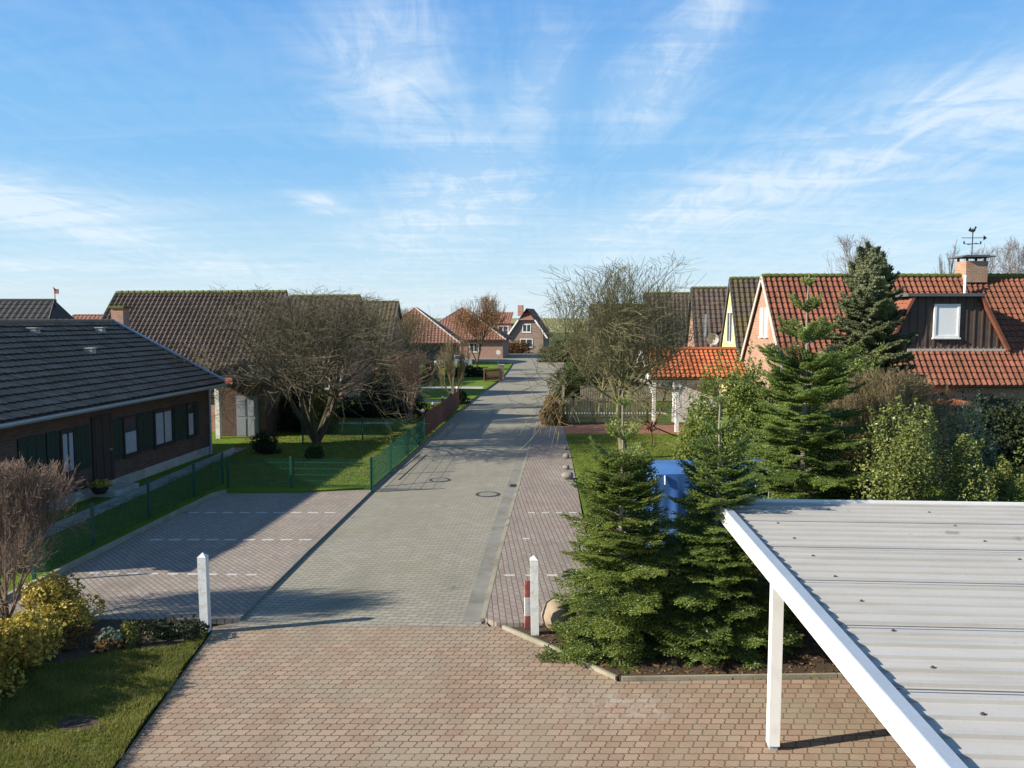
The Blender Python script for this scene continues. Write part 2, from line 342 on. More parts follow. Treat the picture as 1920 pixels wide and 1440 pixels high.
def sheet_mat():
    m, t = new_mat('grey_roof_sheet'); n = NT(t); o = n.obj()
    st_ = n.noise(n.mapping(o, 0, (5, .35, 1)), 1.0, 6, .65, .2); bl = n.noise(o, .7, 6, .65, .4); fi = n.noise(o, 22, 4, .7)
    col = n.mix(n.ramp(bl, .3, .7), (.44, .425, .395), (.50, .485, .455)); col = n.mix(n.m('MULTIPLY', n.ramp(st_, .48, .72), .55, True), col, (.30, .28, .235))
    col = n.mix(n.m('MULTIPLY', n.ramp(fi, .58, .74), .35, True), col, (.24, .23, .18)); col = n.mix(n.m('MULTIPLY', n.ramp(n.noise(o, 3.1, 3, .5), .70, .76), .6, True), col, (.22, .19, .13))
    col = n.mix(n.m('MULTIPLY', n.m('LESS_THAN', n.attr(), .1), .30), col, (.15, .14, .12)); n.out(col, .5, fi, .06, .01, .35); return m  # rib sides darkened in the colour, standing in for joint shadow and dirt
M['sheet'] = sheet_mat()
M['bluetrim'] = plain('blue_grey_trim', (.30, .36, .44), .5, .12, 3, .1, .4)
M['zinc'] = plain('zinc_gutter', (.36, .42, .48), .4, .12, 2, .1, .5, .3)
M['brickdark'] = brick_mat('dark_brick', (.105, .058, .044), (.145, .082, .060), (.12, .105, .09))
M['brickred'] = brick_mat('red_brick', (.36, .165, .11), (.44, .22, .15), (.38, .32, .27))
M['brickorange'] = brick_mat('orange_brick', (.36, .18, .115), (.43, .235, .155), (.38, .32, .26))
M['brickgrey'] = brick_mat('grey_render', (.27, .18, .145), (.33, .23, .185), (.29, .24, .2))
M['yellow'] = plain('yellow_render', (.80, .66, .26), .85, .06, 3, .1)
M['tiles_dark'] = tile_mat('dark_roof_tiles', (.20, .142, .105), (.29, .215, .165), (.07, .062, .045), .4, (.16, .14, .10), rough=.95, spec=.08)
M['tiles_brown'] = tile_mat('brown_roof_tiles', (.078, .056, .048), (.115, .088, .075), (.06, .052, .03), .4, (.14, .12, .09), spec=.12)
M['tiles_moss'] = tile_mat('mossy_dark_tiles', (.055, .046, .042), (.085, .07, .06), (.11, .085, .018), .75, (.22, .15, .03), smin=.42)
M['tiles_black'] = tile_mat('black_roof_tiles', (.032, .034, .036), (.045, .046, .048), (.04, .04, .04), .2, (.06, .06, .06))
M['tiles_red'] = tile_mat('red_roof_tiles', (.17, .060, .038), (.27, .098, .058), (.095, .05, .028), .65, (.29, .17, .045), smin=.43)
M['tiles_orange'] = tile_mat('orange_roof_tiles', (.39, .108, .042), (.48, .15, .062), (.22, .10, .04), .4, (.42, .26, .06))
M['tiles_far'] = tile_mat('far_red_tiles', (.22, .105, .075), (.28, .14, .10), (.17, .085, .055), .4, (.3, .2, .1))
M['timber_dark'] = plain('dark_brown_boards', (.050, .036, .030), .7, .25, 4, .3)
M['dormer_boards'] = plain('dormer_boards', (.095, .066, .055), .75, .25, 4, .3)
M['timber_red'] = plain('red_brown_stain', (.10, .042, .030), .75, .25, 4, .3)
M['timber_grey'] = plain('weathered_wood', (.23, .20, .155), .9, .25, 5, .4, dirt=(.13, .13, .08))
M['shutter_green'] = plain('green_panel', (.011, .036, .029), .55, .2, 3, .1)
M['glass'] = glass_mat('window_glass')
M['curtain'] = plain('white_curtain', (.36, .38, .41), .8, .2, 9, .2)
M['blind'] = plain('white_blind', (.80, .81, .82), .5, .04, 3, .05)
M['redtrim'] = plain('red_trim', (.42, .12, .10), .7, .2, 3, .2, dirt=(.58, .50, .46), dscale=9)
M['door_grey'] = plain('grey_door_paint', (.22, .24, .27), .6, .1, 3, .1)
M['lead'] = plain('lead_flashing', (.10, .11, .12), .55, .2, 3, .2)
M['mortar'] = plain('pale_mortar', (.46, .42, .38), .9, .2, 4, .3)
M['moss'] = plain('mossy_ridge', (.12, .13, .035), .95, .4, 6, .6)
M['black'] = plain('black_metal', (.025, .026, .028), .5, .2, 4, .1)
M['iron'] = plain('cast_iron', (.075, .068, .06), .7, .25, 9, .4, .4, .4)
M['rust'] = plain('rusty_iron', (.13, .052, .026), .85, .4, 8, .5)
M['greenwire'] = plain('green_wire', (.012, .085, .055), .45, .1, 6, .05, .4)
M['tarp'] = plain('blue_tarpaulin', (.060, .165, .41), .5, .22, 1.6, .25, .45, dirt=(.10, .17, .28), dscale=2.5)
M['stone'] = plain('field_stone', (.33, .26, .185), .9, .3, 5, .6, dirt=(.22, .2, .12), dscale=4)
M['stone_grey'] = plain('grey_stone', (.24, .22, .19), .9, .3, 5, .6, dirt=(.14, .15, .07), dscale=4)
M['rubber'] = plain('rubber', (.02, .02, .02), .8, .2, 5, .2)
M['silver'] = plain('silver_paint', (.48, .50, .52), .3, .03, 2, .02, .5, .2, coat=.6)
M['dish'] = plain('dish_grey', (.42, .39, .37), .6, .08, 3, .1)
M['fir'] = leaf('fir_needles', (.042, .080, .016), (.27, .34, .075), .28, .40, .5, 1.0)
M['fir2'] = leaf('fir_needles_deep', (.045, .085, .020), (.26, .35, .085), .30, .40, .5, 1.0)
M['spruce'] = leaf('spruce_needles', (.055, .072, .035), (.23, .255, .135), .22, .6, .3, .8)
M['laurel'] = leaf('privet_leaves', (.06, .10, .017), (.24, .29, .06), .36, .45, .4, 1.2)
M['ivy'] = leaf('ivy_leaves', (.045, .075, .016), (.27, .30, .075), .32, .40, .45, 1.4)
M['euonymus'] = leaf('golden_leaves', (.10, .10, .016), (.80, .62, .12), .32, .5, .35, 2.2)
M['juniper'] = leaf('juniper_needles', (.05, .085, .065), (.20, .26, .19), .25, .6, .3, 1.5)
M['evergreen'] = leaf('dark_evergreen_leaves', (.012, .022, .008), (.038, .055, .018), .2, .55, .3, 1.0)
M['hedge'] = leaf('mid_green_leaves', (.03, .048, .012), (.10, .115, .032), .3, .55, .3, 1.0)
M['dry'] = leaf('dry_brown_leaves', (.10, .055, .022), (.30, .18, .075), .3, .7, .2, 2.0)
M['thuja'] = leaf('yellow_green_scales', (.07, .085, .018), (.22, .22, .05), .25, .6, .3, 2.0)
M['blade'] = leaf('grass_blades', (.075, .098, .018), (.33, .32, .085), .45, .55, .3, .8)
M['bark_fir'] = bark('fir_bark', (.16, .14, .10), (.34, .31, .24))
M['bark_olive'] = bark('mossy_bark', (.075, .064, .042), (.20, .175, .11))
M['bark_dark'] = bark('dark_bark', (.062, .050, .034), (.145, .115, .070))
M['bark_moss'] = bark('green_mossy_bark', (.095, .088, .048), (.235, .215, .115))
M['twig_pink'] = bark('pink_brown_twigs', (.12, .085, .065), (.32, .225, .175))
M['twig_orange'] = bark('orange_twigs', (.16, .092, .042), (.36, .22, .105))
M['twig_brown'] = bark('brown_twigs', (.13, .10, .055), (.33, .27, .15))
M['birch'] = bark('birch_twigs', (.20, .165, .155), (.42, .36, .34))
# ================================================================ GROUND
def sheet(name, pts, z0, z1, mat):
    b = MB(); b.prism([(p[0], p[1]) for p in pts], z0, z1); o = b.build(name, mat); o['kind'] = 'structure'; return o
b = MB(); b.poly([(-2500, -300, -.06), (2500, -300, -.06), (2500, 3000, -.06), (-2500, 3000, -.06)], [(0, 1, 2, 3)])
b.build('ground', M['meadow'])['kind'] = 'structure'
RL = [G(*p) for p in ((450, 1165), (575, 1040), (700, 920), (785, 843), (860, 775), (905, 737), (940, 712), (953, 696), (962, 682))]
RR = [G(*p) for p in ((910, 1165), (940, 1040), (965, 945), (985, 875), (1000, 820), (1020, 760), (1036, 720), (1043, 700), (1049, 682))]
def off(L, d): return [Vector((p.x + d, p.y, p.z)) for p in L]
def strip(name, A, B, z0, z1, mat): return sheet(name, list(A) + list(B)[::-1], z0, z1, mat)
RO = [(RL[0].x - .35, 13.97), *RL, (-14, 119), (-60, 128), (-60, 134), (16, 134), (16, 128), *RR[::-1], (-.42, 13.97)]
sheet('road', RO, -.05, 0, M['road'])
sheet('forecourt', [(-5.38, 13.965), (-5.3, 13.6), (-4.89, 9.41), (-4.3, 2), (16, 2), (16, 11.95), (5.01, 11.87), (1.63, 11.76), (-.10, 13.75), (-.25, 13.965)], -.05, 0, M['forecourt'])
strip('gutter', off(RR[:6], -.42), off(RR[:6], -.10), -.02, .005, M['gutter'])
strip('kerb', off(RL, -.06), RL, -.05, .058, M['gutter'])
strip('kerb', off(RR, -.09), RR, -.05, .065, M['kerb'])
PKL = [G(425, 923, .08), G(400, 930, .08), G(80, 1090, .08), G(0, 1130, .08), Vector((-16, 14.2, 0))]
sheet('parking_area', [*off(RL[:3], -.06), G(560, 922, .08), *PKL, (-5.6, 14.2)], -.05, .047, M['parking'])
b = MB()
for p, q in zip(PKL[:-1], PKL[1:]): b.beam((p.x - .04, p.y, .06), (q.x - .04, q.y, .06), .09, .2)
b.build('kerb', M['kerb'])['kind'] = 'structure'
sheet('lawn', [*off(RL[2:], -.06), (-14, 114), (-80, 122), (-80, 14.2), (-16.05, 14.2), *off(PKL[3::-1], -.08), G(560, 921, .10), (RL[2].x - .3, RL[2].y + .02)], -.05, .10, M['lawn_bright'])
sheet('lawn', [(-5.36, 13.6), (-4.95, 9.41), (-4.36, 2), (-30, 2), (-30, 14.15), (-5.6, 14.15)], -.05, .05, M['lawn'])
sheet('garden_soil', [(-5.42, 13.62), (-5.65, 13.0), (-6.6, 12.75), (-7.2, 12.3), (-8.3, 11.9), (-9.5, 12.2), (-10.6, 13.2), (-10.6, 14.12), (-5.62, 14.12)], .0, .056, M['soil'])
sheet('garden_soil', [tuple(G(150 + 42 * math.cos(a) * (1 + .2 * math.sin(3 * a)), 1356 + 17 * math.sin(a) * (1 + .25 * math.cos(2 * a)), .05)[:2]) for a in [k * math.pi / 7 for k in range(14)]], .0, .055, M['soil'])
SWR = [Vector(p).to_3d() for p in ((1.70, 16), (2.1, 25), (2.35, 31), (2.65, 41), (4.0, 61), (5.3, 81), (6.9, 105))]
sheet('pavement', [RR[0], (-.28, 14.0), (.55, 13.95), (1.15, 14.5), *SWR, (RR[-1].x, 105), *RR[::-1][:-1]], -.05, .06, M['sidewalk'])
sheet('garden_soil', [(-.05, 13.80), (1.66, 11.82), (5.01, 11.93), (16, 12.01), (16, 17.5), (1.82, 17.5), (1.72, 16), (1.17, 14.46), (.57, 13.91)], -.05, .045, M['soil'])
b = MB()
for p, q in (((-.16, 13.86), (.62, 13.02)), ((.64, 13.0), (1.05, 12.47)), ((1.07, 12.45), (1.60, 11.83)), ((1.68, 11.80), (5.01, 11.91)), ((5.03, 11.91), (15, 11.99))):
    b.beam((*p, .02), (*q, .02), .05, .085)
b.build('kerb', M['kerb'])['kind'] = 'structure'
sheet('lawn', [(1.86, 17.5), (2.14, 25), (2.38, 31), (2.55, 37.9), (11, 37.9), (11, 33), (60, 33), (60, 17.5)], -.05, .07, M['lawn_bright'])
sheet('driveway', [(2.57, 37.9), (2.68, 41.4), (11.4, 41.4), (11.4, 37.9)], -.05, .065, M['redpath'])
sheet('lawn', [(2.72, 41.4), *[(p.x + .04, p.y) for p in SWR[4:]], (80, 118), (80, 41.4)], -.05, .07, M['lawn_far'])
for A_, B_ in (((700, 918), (770, 850)), ((748, 900), (800, 852)), ((720, 912), (830, 902)), ((905, 1170), (930, 1060)), ((752, 880), (788, 852))):
    a_, b_ = G(*A_), G(*B_); d_ = (b_ - a_).normalized() * .03; n_ = Vector((-d_.y, d_.x, 0)); sheet('trench_seam', [a_ + n_, b_ + n_, b_ - n_, a_ - n_], -.01, .003, M['black'])
# pale garden paths crossing the lawns on the far side
sheet('path', [(-30, 41.2), (-6.2, 41.2), (-6.2, 42.0), (-30, 42.0)], .0, .105, M['paving_white'])
sheet('path', [(-12.5, 62.6), (-2.3, 62.6), (-2.3, 64.6), (-12.5, 64.6)], .0, .105, M['concrete'])
sheet('path', [(-11.5, 53.2), (-2.9, 53.2), (-2.9, 53.9), (-11.5, 53.9)], .0, .105, M['concrete'])
sheet('path', [(-12.38, 14.5), (-11.75, 14.5), (-11.2, 33.5), (-11.85, 33.5)], .0, .106, M['concrete'])
sheet('path', [(2.8, 46.0), (9, 46.0), (9, 46.7), (2.8, 46.7)], .0, .075, M['concrete'])
# white marking stones of the parking bays
def bay_line(px0, px1, py, step, w, z=.047, yy=0):
    b = MB(); x = px0
    while x < px1:
        p = G(x, py + yy * (x - px0), z); b.box(p.x, p.x + w, p.y, p.y + .10, z - .03, z + .004); x += step
    b.build('parking_line', M['paving_white'])['kind'] = 'structure'
bay_line(352, 640, 962, 32, .30); bay_line(280, 574, 1013, 35, .30); bay_line(165, 484, 1076, 37, .22, yy=.010)
bay_line(946, 1050, 1080, 40, .22, .06); bay_line(990, 1080, 962, 26, .2, .06); bay_line(980, 1010, 1011, 60, .18, .06)
# dike along the horizon
b = MB(); ys = [(360, -.1), (395, 6.0), (402, 6.4), (410, 6.4), (440, -.1)]; xs = np.linspace(-900, 900, 40)
for i in range(39):
    for (y0, z0), (y1, z1) in zip(ys[:-1], ys[1:]):
        b.quads([[(xs[i], y0, z0), (xs[i + 1], y0, z0), (xs[i + 1], y1, z1), (xs[i], y1, z1)]])
b.build('dike_hill', M['dike'], smooth=True)['kind'] = 'structure'
# repaired trench lines in the road and the covers
def cover(px, py, r, label):
    p = G(px, py); t = thing('manhole_cover', label, 'manhole cover', (p.x, p.y, 0), group='covers in the road')
    b = MB(); b.tube([(0, 0, -.02), (0, 0, .006)], r, 28); b.build('frame_ring', M['iron'], t)
    b = MB(); b.tube([(0, 0, .0), (0, 0, .011)], r * .72, 28); b.build('lid', M['gutter'], t)
cover(915, 927, .40, 'round manhole cover with a pale centre nearest in the middle of the grey road')
cover(825, 900, .38, 'darker round manhole cover beside the left kerb near the green mesh fence')
p = G(967, 911); t = thing('drain_grate', 'small square drain grate in the gutter along the right kerb', 'drain', (p.x, p.y, .004))
b = MB(); b.box(-.2, .2, -.22, .22, -.02, .006); b.build('frame', M['iron'], t)
b = MB()
for k in range(6): b.box(-.16, .16, -.19 + k * .066, -.155 + k * .066, .006, .016)
b.build('bars', M['black'], t)

# ================================================================ HOUSES
rs = np.random.RandomState(7)
def tile_plane(mb, O, U, V, N, nu, nv, amp, step, mask=None, K=4):
    O, U, V, N = (np.array(x, float) for x in (O, U, V, N))
    I, J = np.meshgrid(np.arange(nu), np.arange(nv), indexing='ij'); I = I.ravel(); J = J.ravel()
    if mask is not None:
        k = np.array([mask((i + .5) / nu, (j + .5) / nv) for i, j in zip(I, J)]); I = I[k]; J = J[k]
    a = np.clip(rs.normal(.5, .26, len(I)), 0, 1); lift = rs.normal(0, step * .12, len(I))[:, None]
    h = lambda s: amp * math.sin(2 * math.pi * s)
    for k in range(K):
        s0, s1 = k / K, (k + 1) / K; b0 = O + (I + s0)[:, None] * U + J[:, None] * V; b1 = O + (I + s1)[:, None] * U + J[:, None] * V
        B0 = b0 + (h(s0) + step + lift) * N; B1 = b1 + (h(s1) + step + lift) * N
        T0 = b0 + V + h(s0) * N; T1 = b1 + V + h(s1) * N
        mb.quads(np.stack([B0, B1, T1, T0], 1), a)
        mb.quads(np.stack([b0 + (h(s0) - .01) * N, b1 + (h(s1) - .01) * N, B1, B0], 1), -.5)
def roof_face(mb, A, B, Cc, D, tw, tl, amp, step, mask=None, back=.07):
    """tiled plane: A-B the eave, D-C the ridge; every tile a raised pan with a lower lip"""
    A, B, Cc, D = (Vector(x) for x in (A, B, Cc, D)); U = B - A; V = D - A; N = U.cross(V).normalized()
    nu = max(1, round(U.length / tw)); nv = max(1, round(V.length / tl))
    tile_plane(mb, A, U / nu, V / nv, N, nu, nv, amp, step, mask)
    return N
FRONT = Matrix.Identity(4)
def side_m(L, right): return (Matrix.Translation((L, 0, 0)) @ Matrix.Rotation(R(90), 4, 'Z')) if right else Matrix.Rotation(R(-90), 4, 'Z')
def window(par, m, x, z, w, h, fm='white', pm='glass', mull=1, bars=0, y=0.0, fw=.07, curtain=None, sill=True):
    b = MB(); f = fw
    b.box(x, x + w, y - .06, y + .02, z, z + f, m=m); b.box(x, x + w, y - .06, y + .02, z + h - f, z + h, m=m)
    b.box(x, x + f, y - .06, y + .02, z + f, z + h - f, m=m); b.box(x + w - f, x + w, y - .06, y + .02, z + f, z + h - f, m=m)
    for k in range(1, mull + 1):
        xx = x + w * k / (mull + 1); b.box(xx - f * .5, xx + f * .5, y - .058, y + .02, z + f, z + h - f, m=m)
    for k in range(1, bars + 1):
        zz = z + h * k / (bars + 1); b.box(x + f, x + w - f, y - .055, y + .015, zz - .02, zz + .02, m=m)
    if sill: b.box(x - .05, x + w + .05, y - .10, y - .002, z - .06, z - .002, m=m)
    o = b.build('window', M[fm], par)
    g = MB(); g.box(x + f, x + w - f, y - .03, y - .012, z + f, z + h - f, m=m); g.build('pane', M[pm], o)
    if curtain:
        g = MB(); g.box(x + f + w * .06, x + w - f - w * .06, y - .041, y - .031, z + f, z + f + (h - 2 * f) * curtain, m=m); g.build('curtain', M['curtain'], o)
    return o
def gable_house(name, label, loc, rz, L, Wd, ze, zr, wall, tile, ov=.3, ovg=.18, tw=.30, tl=.34, amp=.028, step=.03, ridge='moss', verge='lead', back=True, cat='house', gable=None):
    t = thing(name, label, cat, loc, rz)
    sl = (zr - ze) / (Wd / 2 + ov); zw = ze + ov * sl - .10
    zp = zr - .12; b = MB(); z0 = -.1
    v = [(0, 0, z0), (L, 0, z0), (L, Wd, z0), (0, Wd, z0), (0, 0, zw), (L, 0, zw), (L, Wd, zw), (0, Wd, zw), (0, Wd / 2, zp), (L, Wd / 2, zp)]
    b.poly(v, [(0, 1, 5, 4), (2, 3, 7, 6), (1, 2, 6, 9, 5), (3, 0, 4, 8, 7)]); b.build('wall', M[wall], t)
    b = MB(); cy = Wd / 2
    roof_face(b, (-ovg, -ov, ze), (L + ovg, -ov, ze), (L + ovg, cy, zr), (-ovg, cy, zr), tw, tl, amp, step)
    if back: roof_face(b, (L + ovg, Wd + ov, ze), (-ovg, Wd + ov, ze), (-ovg, cy, zr), (L + ovg, cy, zr), tw * 2, tl * 2, amp, step)
    e = .05; b.poly([(-ovg, -ov, ze - e), (L + ovg, -ov, ze - e), (L + ovg, cy, zr - e), (-ovg, cy, zr - e), (L + ovg, Wd + ov, ze - e), (-ovg, Wd + ov, ze - e)], [(0, 3, 2, 1), (3, 5, 4, 2)], .3)
    rf = b.build('roof', M[tile], t)
    b = MB(); n = max(2, round((L + 2 * ovg) / .36))
    for k in range(n):
        x0 = -ovg + (L + 2 * ovg) * k / n; x1 = -ovg + (L + 2 * ovg) * (k + 1.06) / n
        b.tube([(x0, cy, zr + .0), (x1, cy, zr + .015)], [.095, .115], 8)
    b.build('ridge_tiles', M[ridge], rf)
    if verge:
        for x in (-ovg - .02, L + ovg + .02):
            b = MB(); b.beam((x, -ov, ze - .07), (x, cy, zr - .07), .04, .2); b.beam((x, Wd + ov, ze - .07), (x, cy, zr - .07), .04, .2); b.build('bargeboard', M[verge], rf)
    return t, rf, sl
def gutter(par, x0, x1, y, z, mat='zinc', r=.07):
    b = MB(); n = 8; pr = [(r * math.cos(math.pi + math.pi * k / n), r * math.sin(math.pi + math.pi * k / n)) for k in range(n + 1)]
    for (a0, c0), (a1, c1) in zip(pr[:-1], pr[1:]): b.quads([[(x0, y + a0, z + c0), (x0, y + a1, z + c1), (x1, y + a1, z + c1), (x1, y + a0, z + c0)]])
    b.box(x0, x1, y - r - .012, y - r + .006, z - .02, z + .02); return b.build('gutter', M[mat], par)

# ---- near bungalow on the left
A, B = G(90, 962, .1), G(395, 850, .1); dr = (B - A).normalized(); BRZ = math.atan2(dr.y, dr.x); LB = 16.2
BL = B - dr * LB; BL.z = 0; BW = 8.2
bg_, brf, _ = gable_house('bungalow', 'long dark brick bungalow with green shutters and dark tiled roof beside the parking bays', BL, BRZ, LB, BW, 2.98, 5.42,
    'brickdark', 'tiles_dark', ov=.55, ovg=.25, tw=.30, tl=.355, amp=.014, step=.058, ridge='tiles_dark', verge='zinc')
gutter(bg_, -.3, LB + .28, -.65, 2.93, 'zinc', .105)
b = MB(); b.beam((LB + .27, -.56, 3.07), (LB + .27, BW / 2, 5.51), .13, .05); b.build('verge_trim', M['zinc'], brf)
b = MB(); b.box(-.01, LB + .012, -.035, -.002, -.1, .42); b.build('plinth', M['concrete'], bg_)
b = MB(); b.box(-.2, LB + .2, -.53, -.001, 2.86, 2.90); b.build('soffit', M['timber_dark'], bg_)
def bw(px0, py0, px1, py1):
    x0, z0 = on_wall(px0, py1, BL, BRZ); x1, z1 = on_wall(px1, py0, BL, BRZ); return x0, z0, x1 - x0, z1 - z0
WZ, WH = 1.05, 1.28
for (p0, p1, cur, mull) in ((110, 137, .95, 1), (229, 256, .6, 0), (287, 323, .95, 1), (350, 363, .7, 0)):
    x0 = on_wall(p0, 800, BL, BRZ)[0]; x1 = on_wall(p1, 800, BL, BRZ)[0]
    window(bg_, FRONT, x0, WZ, x1 - x0, WH, 'timber_dark', 'glass', mull, 0, curtain=cur, fw=.06)
for (p0, p1) in ((30, 80), (84, 108), (139, 166), (205, 227), (258, 285), (326, 348), (365, 372)):
    x0 = on_wall(p0, 800, BL, BRZ)[0]; x1 = on_wall(p1, 800, BL, BRZ)[0]
    b = MB(); n = 3
    for k in range(n): b.box(x0 + (x1 - x0) * k / n, x0 + (x1 - x0) * (k + .94) / n, -.04, -.002, WZ - .02, WZ + WH + .02)
    b.box(x0, x1, -.05, -.041, WZ + .1, WZ + .2); b.box(x0, x1, -.05, -.041, WZ + WH - .2, WZ + WH - .1); b.build('shutter', M['shutter_green'], bg_)
x0 = on_wall(172, 850, BL, BRZ)[0]; x1 = on_wall(211, 850, BL, BRZ)[0]
b = MB(); b.box(x0, x1, -.06, -.002, .42, 2.55); b.box(x0 + .1, x0 + .18, -.075, -.061, .5, 2.5); b.box(x1 - .18, x1 - .1, -.075, -.061, .5, 2.5); b.box((x0 + x1) / 2 - .04, (x0 + x1) / 2 + .04, -.075, -.061, .5, 2.5)
dd = b.build('door', M['timber_dark'], bg_); b = MB(); b.tube([(x1 - .22, -.12, 1.42), (x1 - .22, -.06, 1.42)], .03, 8); b.build('handle', M['zinc'], dd)
b = MB(); b.box(x0 - .1, x1 + .15, -.75, -.036, -.05, .28); b.box(x0 - .1, x1 + .15, -1.1, -.752, -.05, .14); b.build('steps', M['concrete'], bg_)
fx, fz = on_wall(190, 910, BL, BRZ, -.5)
for (px, py) in ((66, 627), (190, 625), (171, 664)):      # vents in the roof
    sl = (5.42 - 2.98) / (BW / 2 + .55); best = None
    for k in range(200):
        y = -.5 + k * .024; x, z = on_wall(px, py, BL, BRZ, y); zz = 2.98 + (y + .55) * sl
        if best is None or abs(z - zz) < best[0]: best = (abs(z - zz), x, y, zz)
    _, x, y, z = best; b = MB(); b.box(x - .12, x + .12, y - .10, y + .22, z + .02, z + .20); b.box(x - .15, x + .15, y - .16, y + .24, z + .20, z + .23); b.build('roof_vent', M['concrete'], brf)
b = MB(); b.tube([(LB - .15, -.10, 2.8), (LB - .15, -.10, .1)], .045, 8); b.build('downpipe', M['zinc'], bg_)
# low garage wing between the bungalow and the next house
P0 = G(402, 825, .1)
gw = thing('garage', 'small brick garage with pale double doors and a red eaves board behind the bungalow corner', 'garage', (P0.x - .1, P0.y + 1.2, 0), R(-4))
b = MB(); b.box(0, 2.1, 0, 5, -.1, 2.75); b.build('wall', M['brickdark'], gw)
b = MB(); b.box(-.35, 2.35, -.9, 5.2, 2.75, 2.86); rf = b.build('roof', M['tiles_black'], gw)
b = MB(); b.box(-.4, 1.0, -.98, -.902, 2.62, 2.9); b.build('fascia', M['redtrim'], rf)
b = MB(); b.box(.05, .25, -.75, -.55, -.1, 2.74); b.build('column', M['whitewood'], gw)
for xx in (.75, 1.28):
    b = MB(); b.box(xx, xx + .5, -.05, -.002, .05, 2.0); b.box(xx + .06, xx + .44, -.065, -.051, .15, .95); b.box(xx + .06, xx + .44, -.065, -.051, 1.05, 1.9); b.build('door', M['door_grey'], gw)
# row of houses behind the bungalow
def row_house(name, label, ridge_px0, ridge_px1, ry, Yr, Wd, rz, wall, tile, z0=2.0, **k):
    p0, p1 = P(ridge_px0, ry, Yr), P(ridge_px1, ry, Yr); L = (p1.x - p0.x) / math.cos(rz); c, s = math.cos(rz), math.sin(rz)
    loc = (p0.x + s * Wd / 2, p0.y - c * Wd / 2, 0); return gable_house(name, label, loc, rz, L, Wd, z0, p0.z, wall, tile, **k)
h3, rf3, _ = row_house('house', 'house with a broad steep brown tiled roof and mossy ridge behind the bungalow', 224, 540, 549, 43.5, 9.0, R(-6), 'brickred', 'tiles_brown', z0=1.9, tw=.26, tl=.30, amp=.034, step=.035, gable='brickred')
L3 = 9.6
b = MB(); q = P(210, 590, 37.5) - Vector(h3.location)
c, s = math.cos(R(6)), math.sin(R(6)); qx, qy = q.x * c - q.y * s, q.x * s + q.y * c
ch = box_ob('chimney', qx - .05, qx + .55, qy, qy + .5, 3.6, 6.05, M['brickred'], rf3)
box_ob('chimney_cap', qx - .13, qx + .63, qy - .08, qy + .58, 6.052, 6.16, M['moss'], ch)
for k in range(2):
    window(h3, side_m(9.26, True), 2.6 + k * 2.2, 4.1, 1.0, 1.2, 'timber_dark', 'glass', 1)
window(h3, side_m(9.26, True), 1.2, 1.0, 1.2, 1.3, 'white', 'glass', 1)
box_ob('door', 9.265, 9.32, 4.2, 5.2, .05, 2.1, M['timber_dark'], h3)
h3b, rf3b, _ = row_house('house', 'middle brown roofed house of the left row mostly hidden behind the spreading bare tree', 548, 672, 555, 58, 9.0, R(-4), 'brickred', 'tiles_brown', tw=.36, tl=.42, amp=.034, step=.035)
window(h3b, FRONT, 3.2, .9, 1.6, 1.3, 'white', 'glass', 1)
h3c, rf3c, _ = row_house('house', 'farthest brown roofed house of the left row with a dark verge', 640, 745, 566, 73, 9.0, R(-4), 'brickred', 'tiles_moss', tw=.4, tl=.46, amp=.03, step=.03)
window(h3c, FRONT, 2.4, .9, 1.4, 1.3, 'white', 'glass', 1)
# ---- hipped houses
def hip_house(name, label, loc, rz, L, Wd, ze, zr, inset, wall, tile, ov=.5, tw=.42, tl=.48, amp=.03, step=.035):
    """eave rectangle 0..L by 0..Wd; ridge along y from inset to Wd-inset (hips to the front and back)"""
    t = thing(name, label, 'house', loc, rz); b = MB(); b.box(ov, L - ov, ov, Wd - ov, -.1, ze + .02); b.build('wall', M[wall], t)
    cx = L / 2; F = (cx, inset, zr); Bk = (cx, Wd - inset, zr); b = MB(); nf = 40
    tri = lambda u, v: abs(u - .5) <= .5 * (1 - v) + .002
    roof_face(b, (0, 0, ze), (L, 0, ze), None or (L, inset, zr), (0, inset, zr), tw, tl, amp, step, tri)
    trap = lambda u, v: (inset / Wd) * v - .002 <= u <= 1 - (inset / Wd) * v + .002
    roof_face(b, (L, 0, ze), (L, Wd, ze), (cx, Wd, zr), (cx, 0, zr), tw, tl, amp, step, trap)
    roof_face(b, (0, Wd, ze), (0, 0, ze), (cx, 0, zr), (cx, Wd, zr), tw, tl, amp, step, trap)
    e = .03; b.poly([(0, 0, ze - e), (L, 0, ze - e), (L, Wd, ze - e), (0, Wd, ze - e), (cx, inset, zr - e), (cx, Wd - inset, zr - e)], [(0, 1, 4), (1, 2, 5, 4), (2, 3, 5), (3, 0, 4, 5), (3, 2, 1, 0)])
    rf = b.build('roof', M[tile], t); b = MB()
    for p, q in (((0, 0, ze), F), ((L, 0, ze), F), (F, Bk), ((L, Wd, ze), Bk), ((0, Wd, ze), Bk)): b.tube([p, q], .10, 6)
    b.build('hip_tiles', M['mortar'] if tile == 'tiles_far' else M['tiles_black'], rf)
    b = MB(); b.box(-.02, L + .02, -.03, .02, ze - .16, ze - .04); b.box(L - .02, L + .03, .021, Wd, ze - .16, ze - .04); b.build('fascia', M['timber_dark'], rf); return t, rf
q = P(783, 577, 101)
hp, rfp = hip_house('house', 'low red hipped house with a broad sunlit triangular roof left of the road end', (q.x - 5.9, 95.2, 0), R(2), 11.6, 15, 2.75, q.z, 5.9, 'brickdark', 'tiles_far')
for k in range(3): window(hp, FRONT, 1.5 + 3 * k, .9, 1.2, 1.2, 'timber_dark', 'glass', 1, y=.5)
q = P(838, 577, 121)
h5, rf5 = hip_house('house', 'reddish brown hipped house standing behind the orange twigged tree', (q.x - 5.0, 115, 0), R(-4), 14.0, 13, 2.7, q.z + .1, 6.4, 'brickred', 'tiles_far')
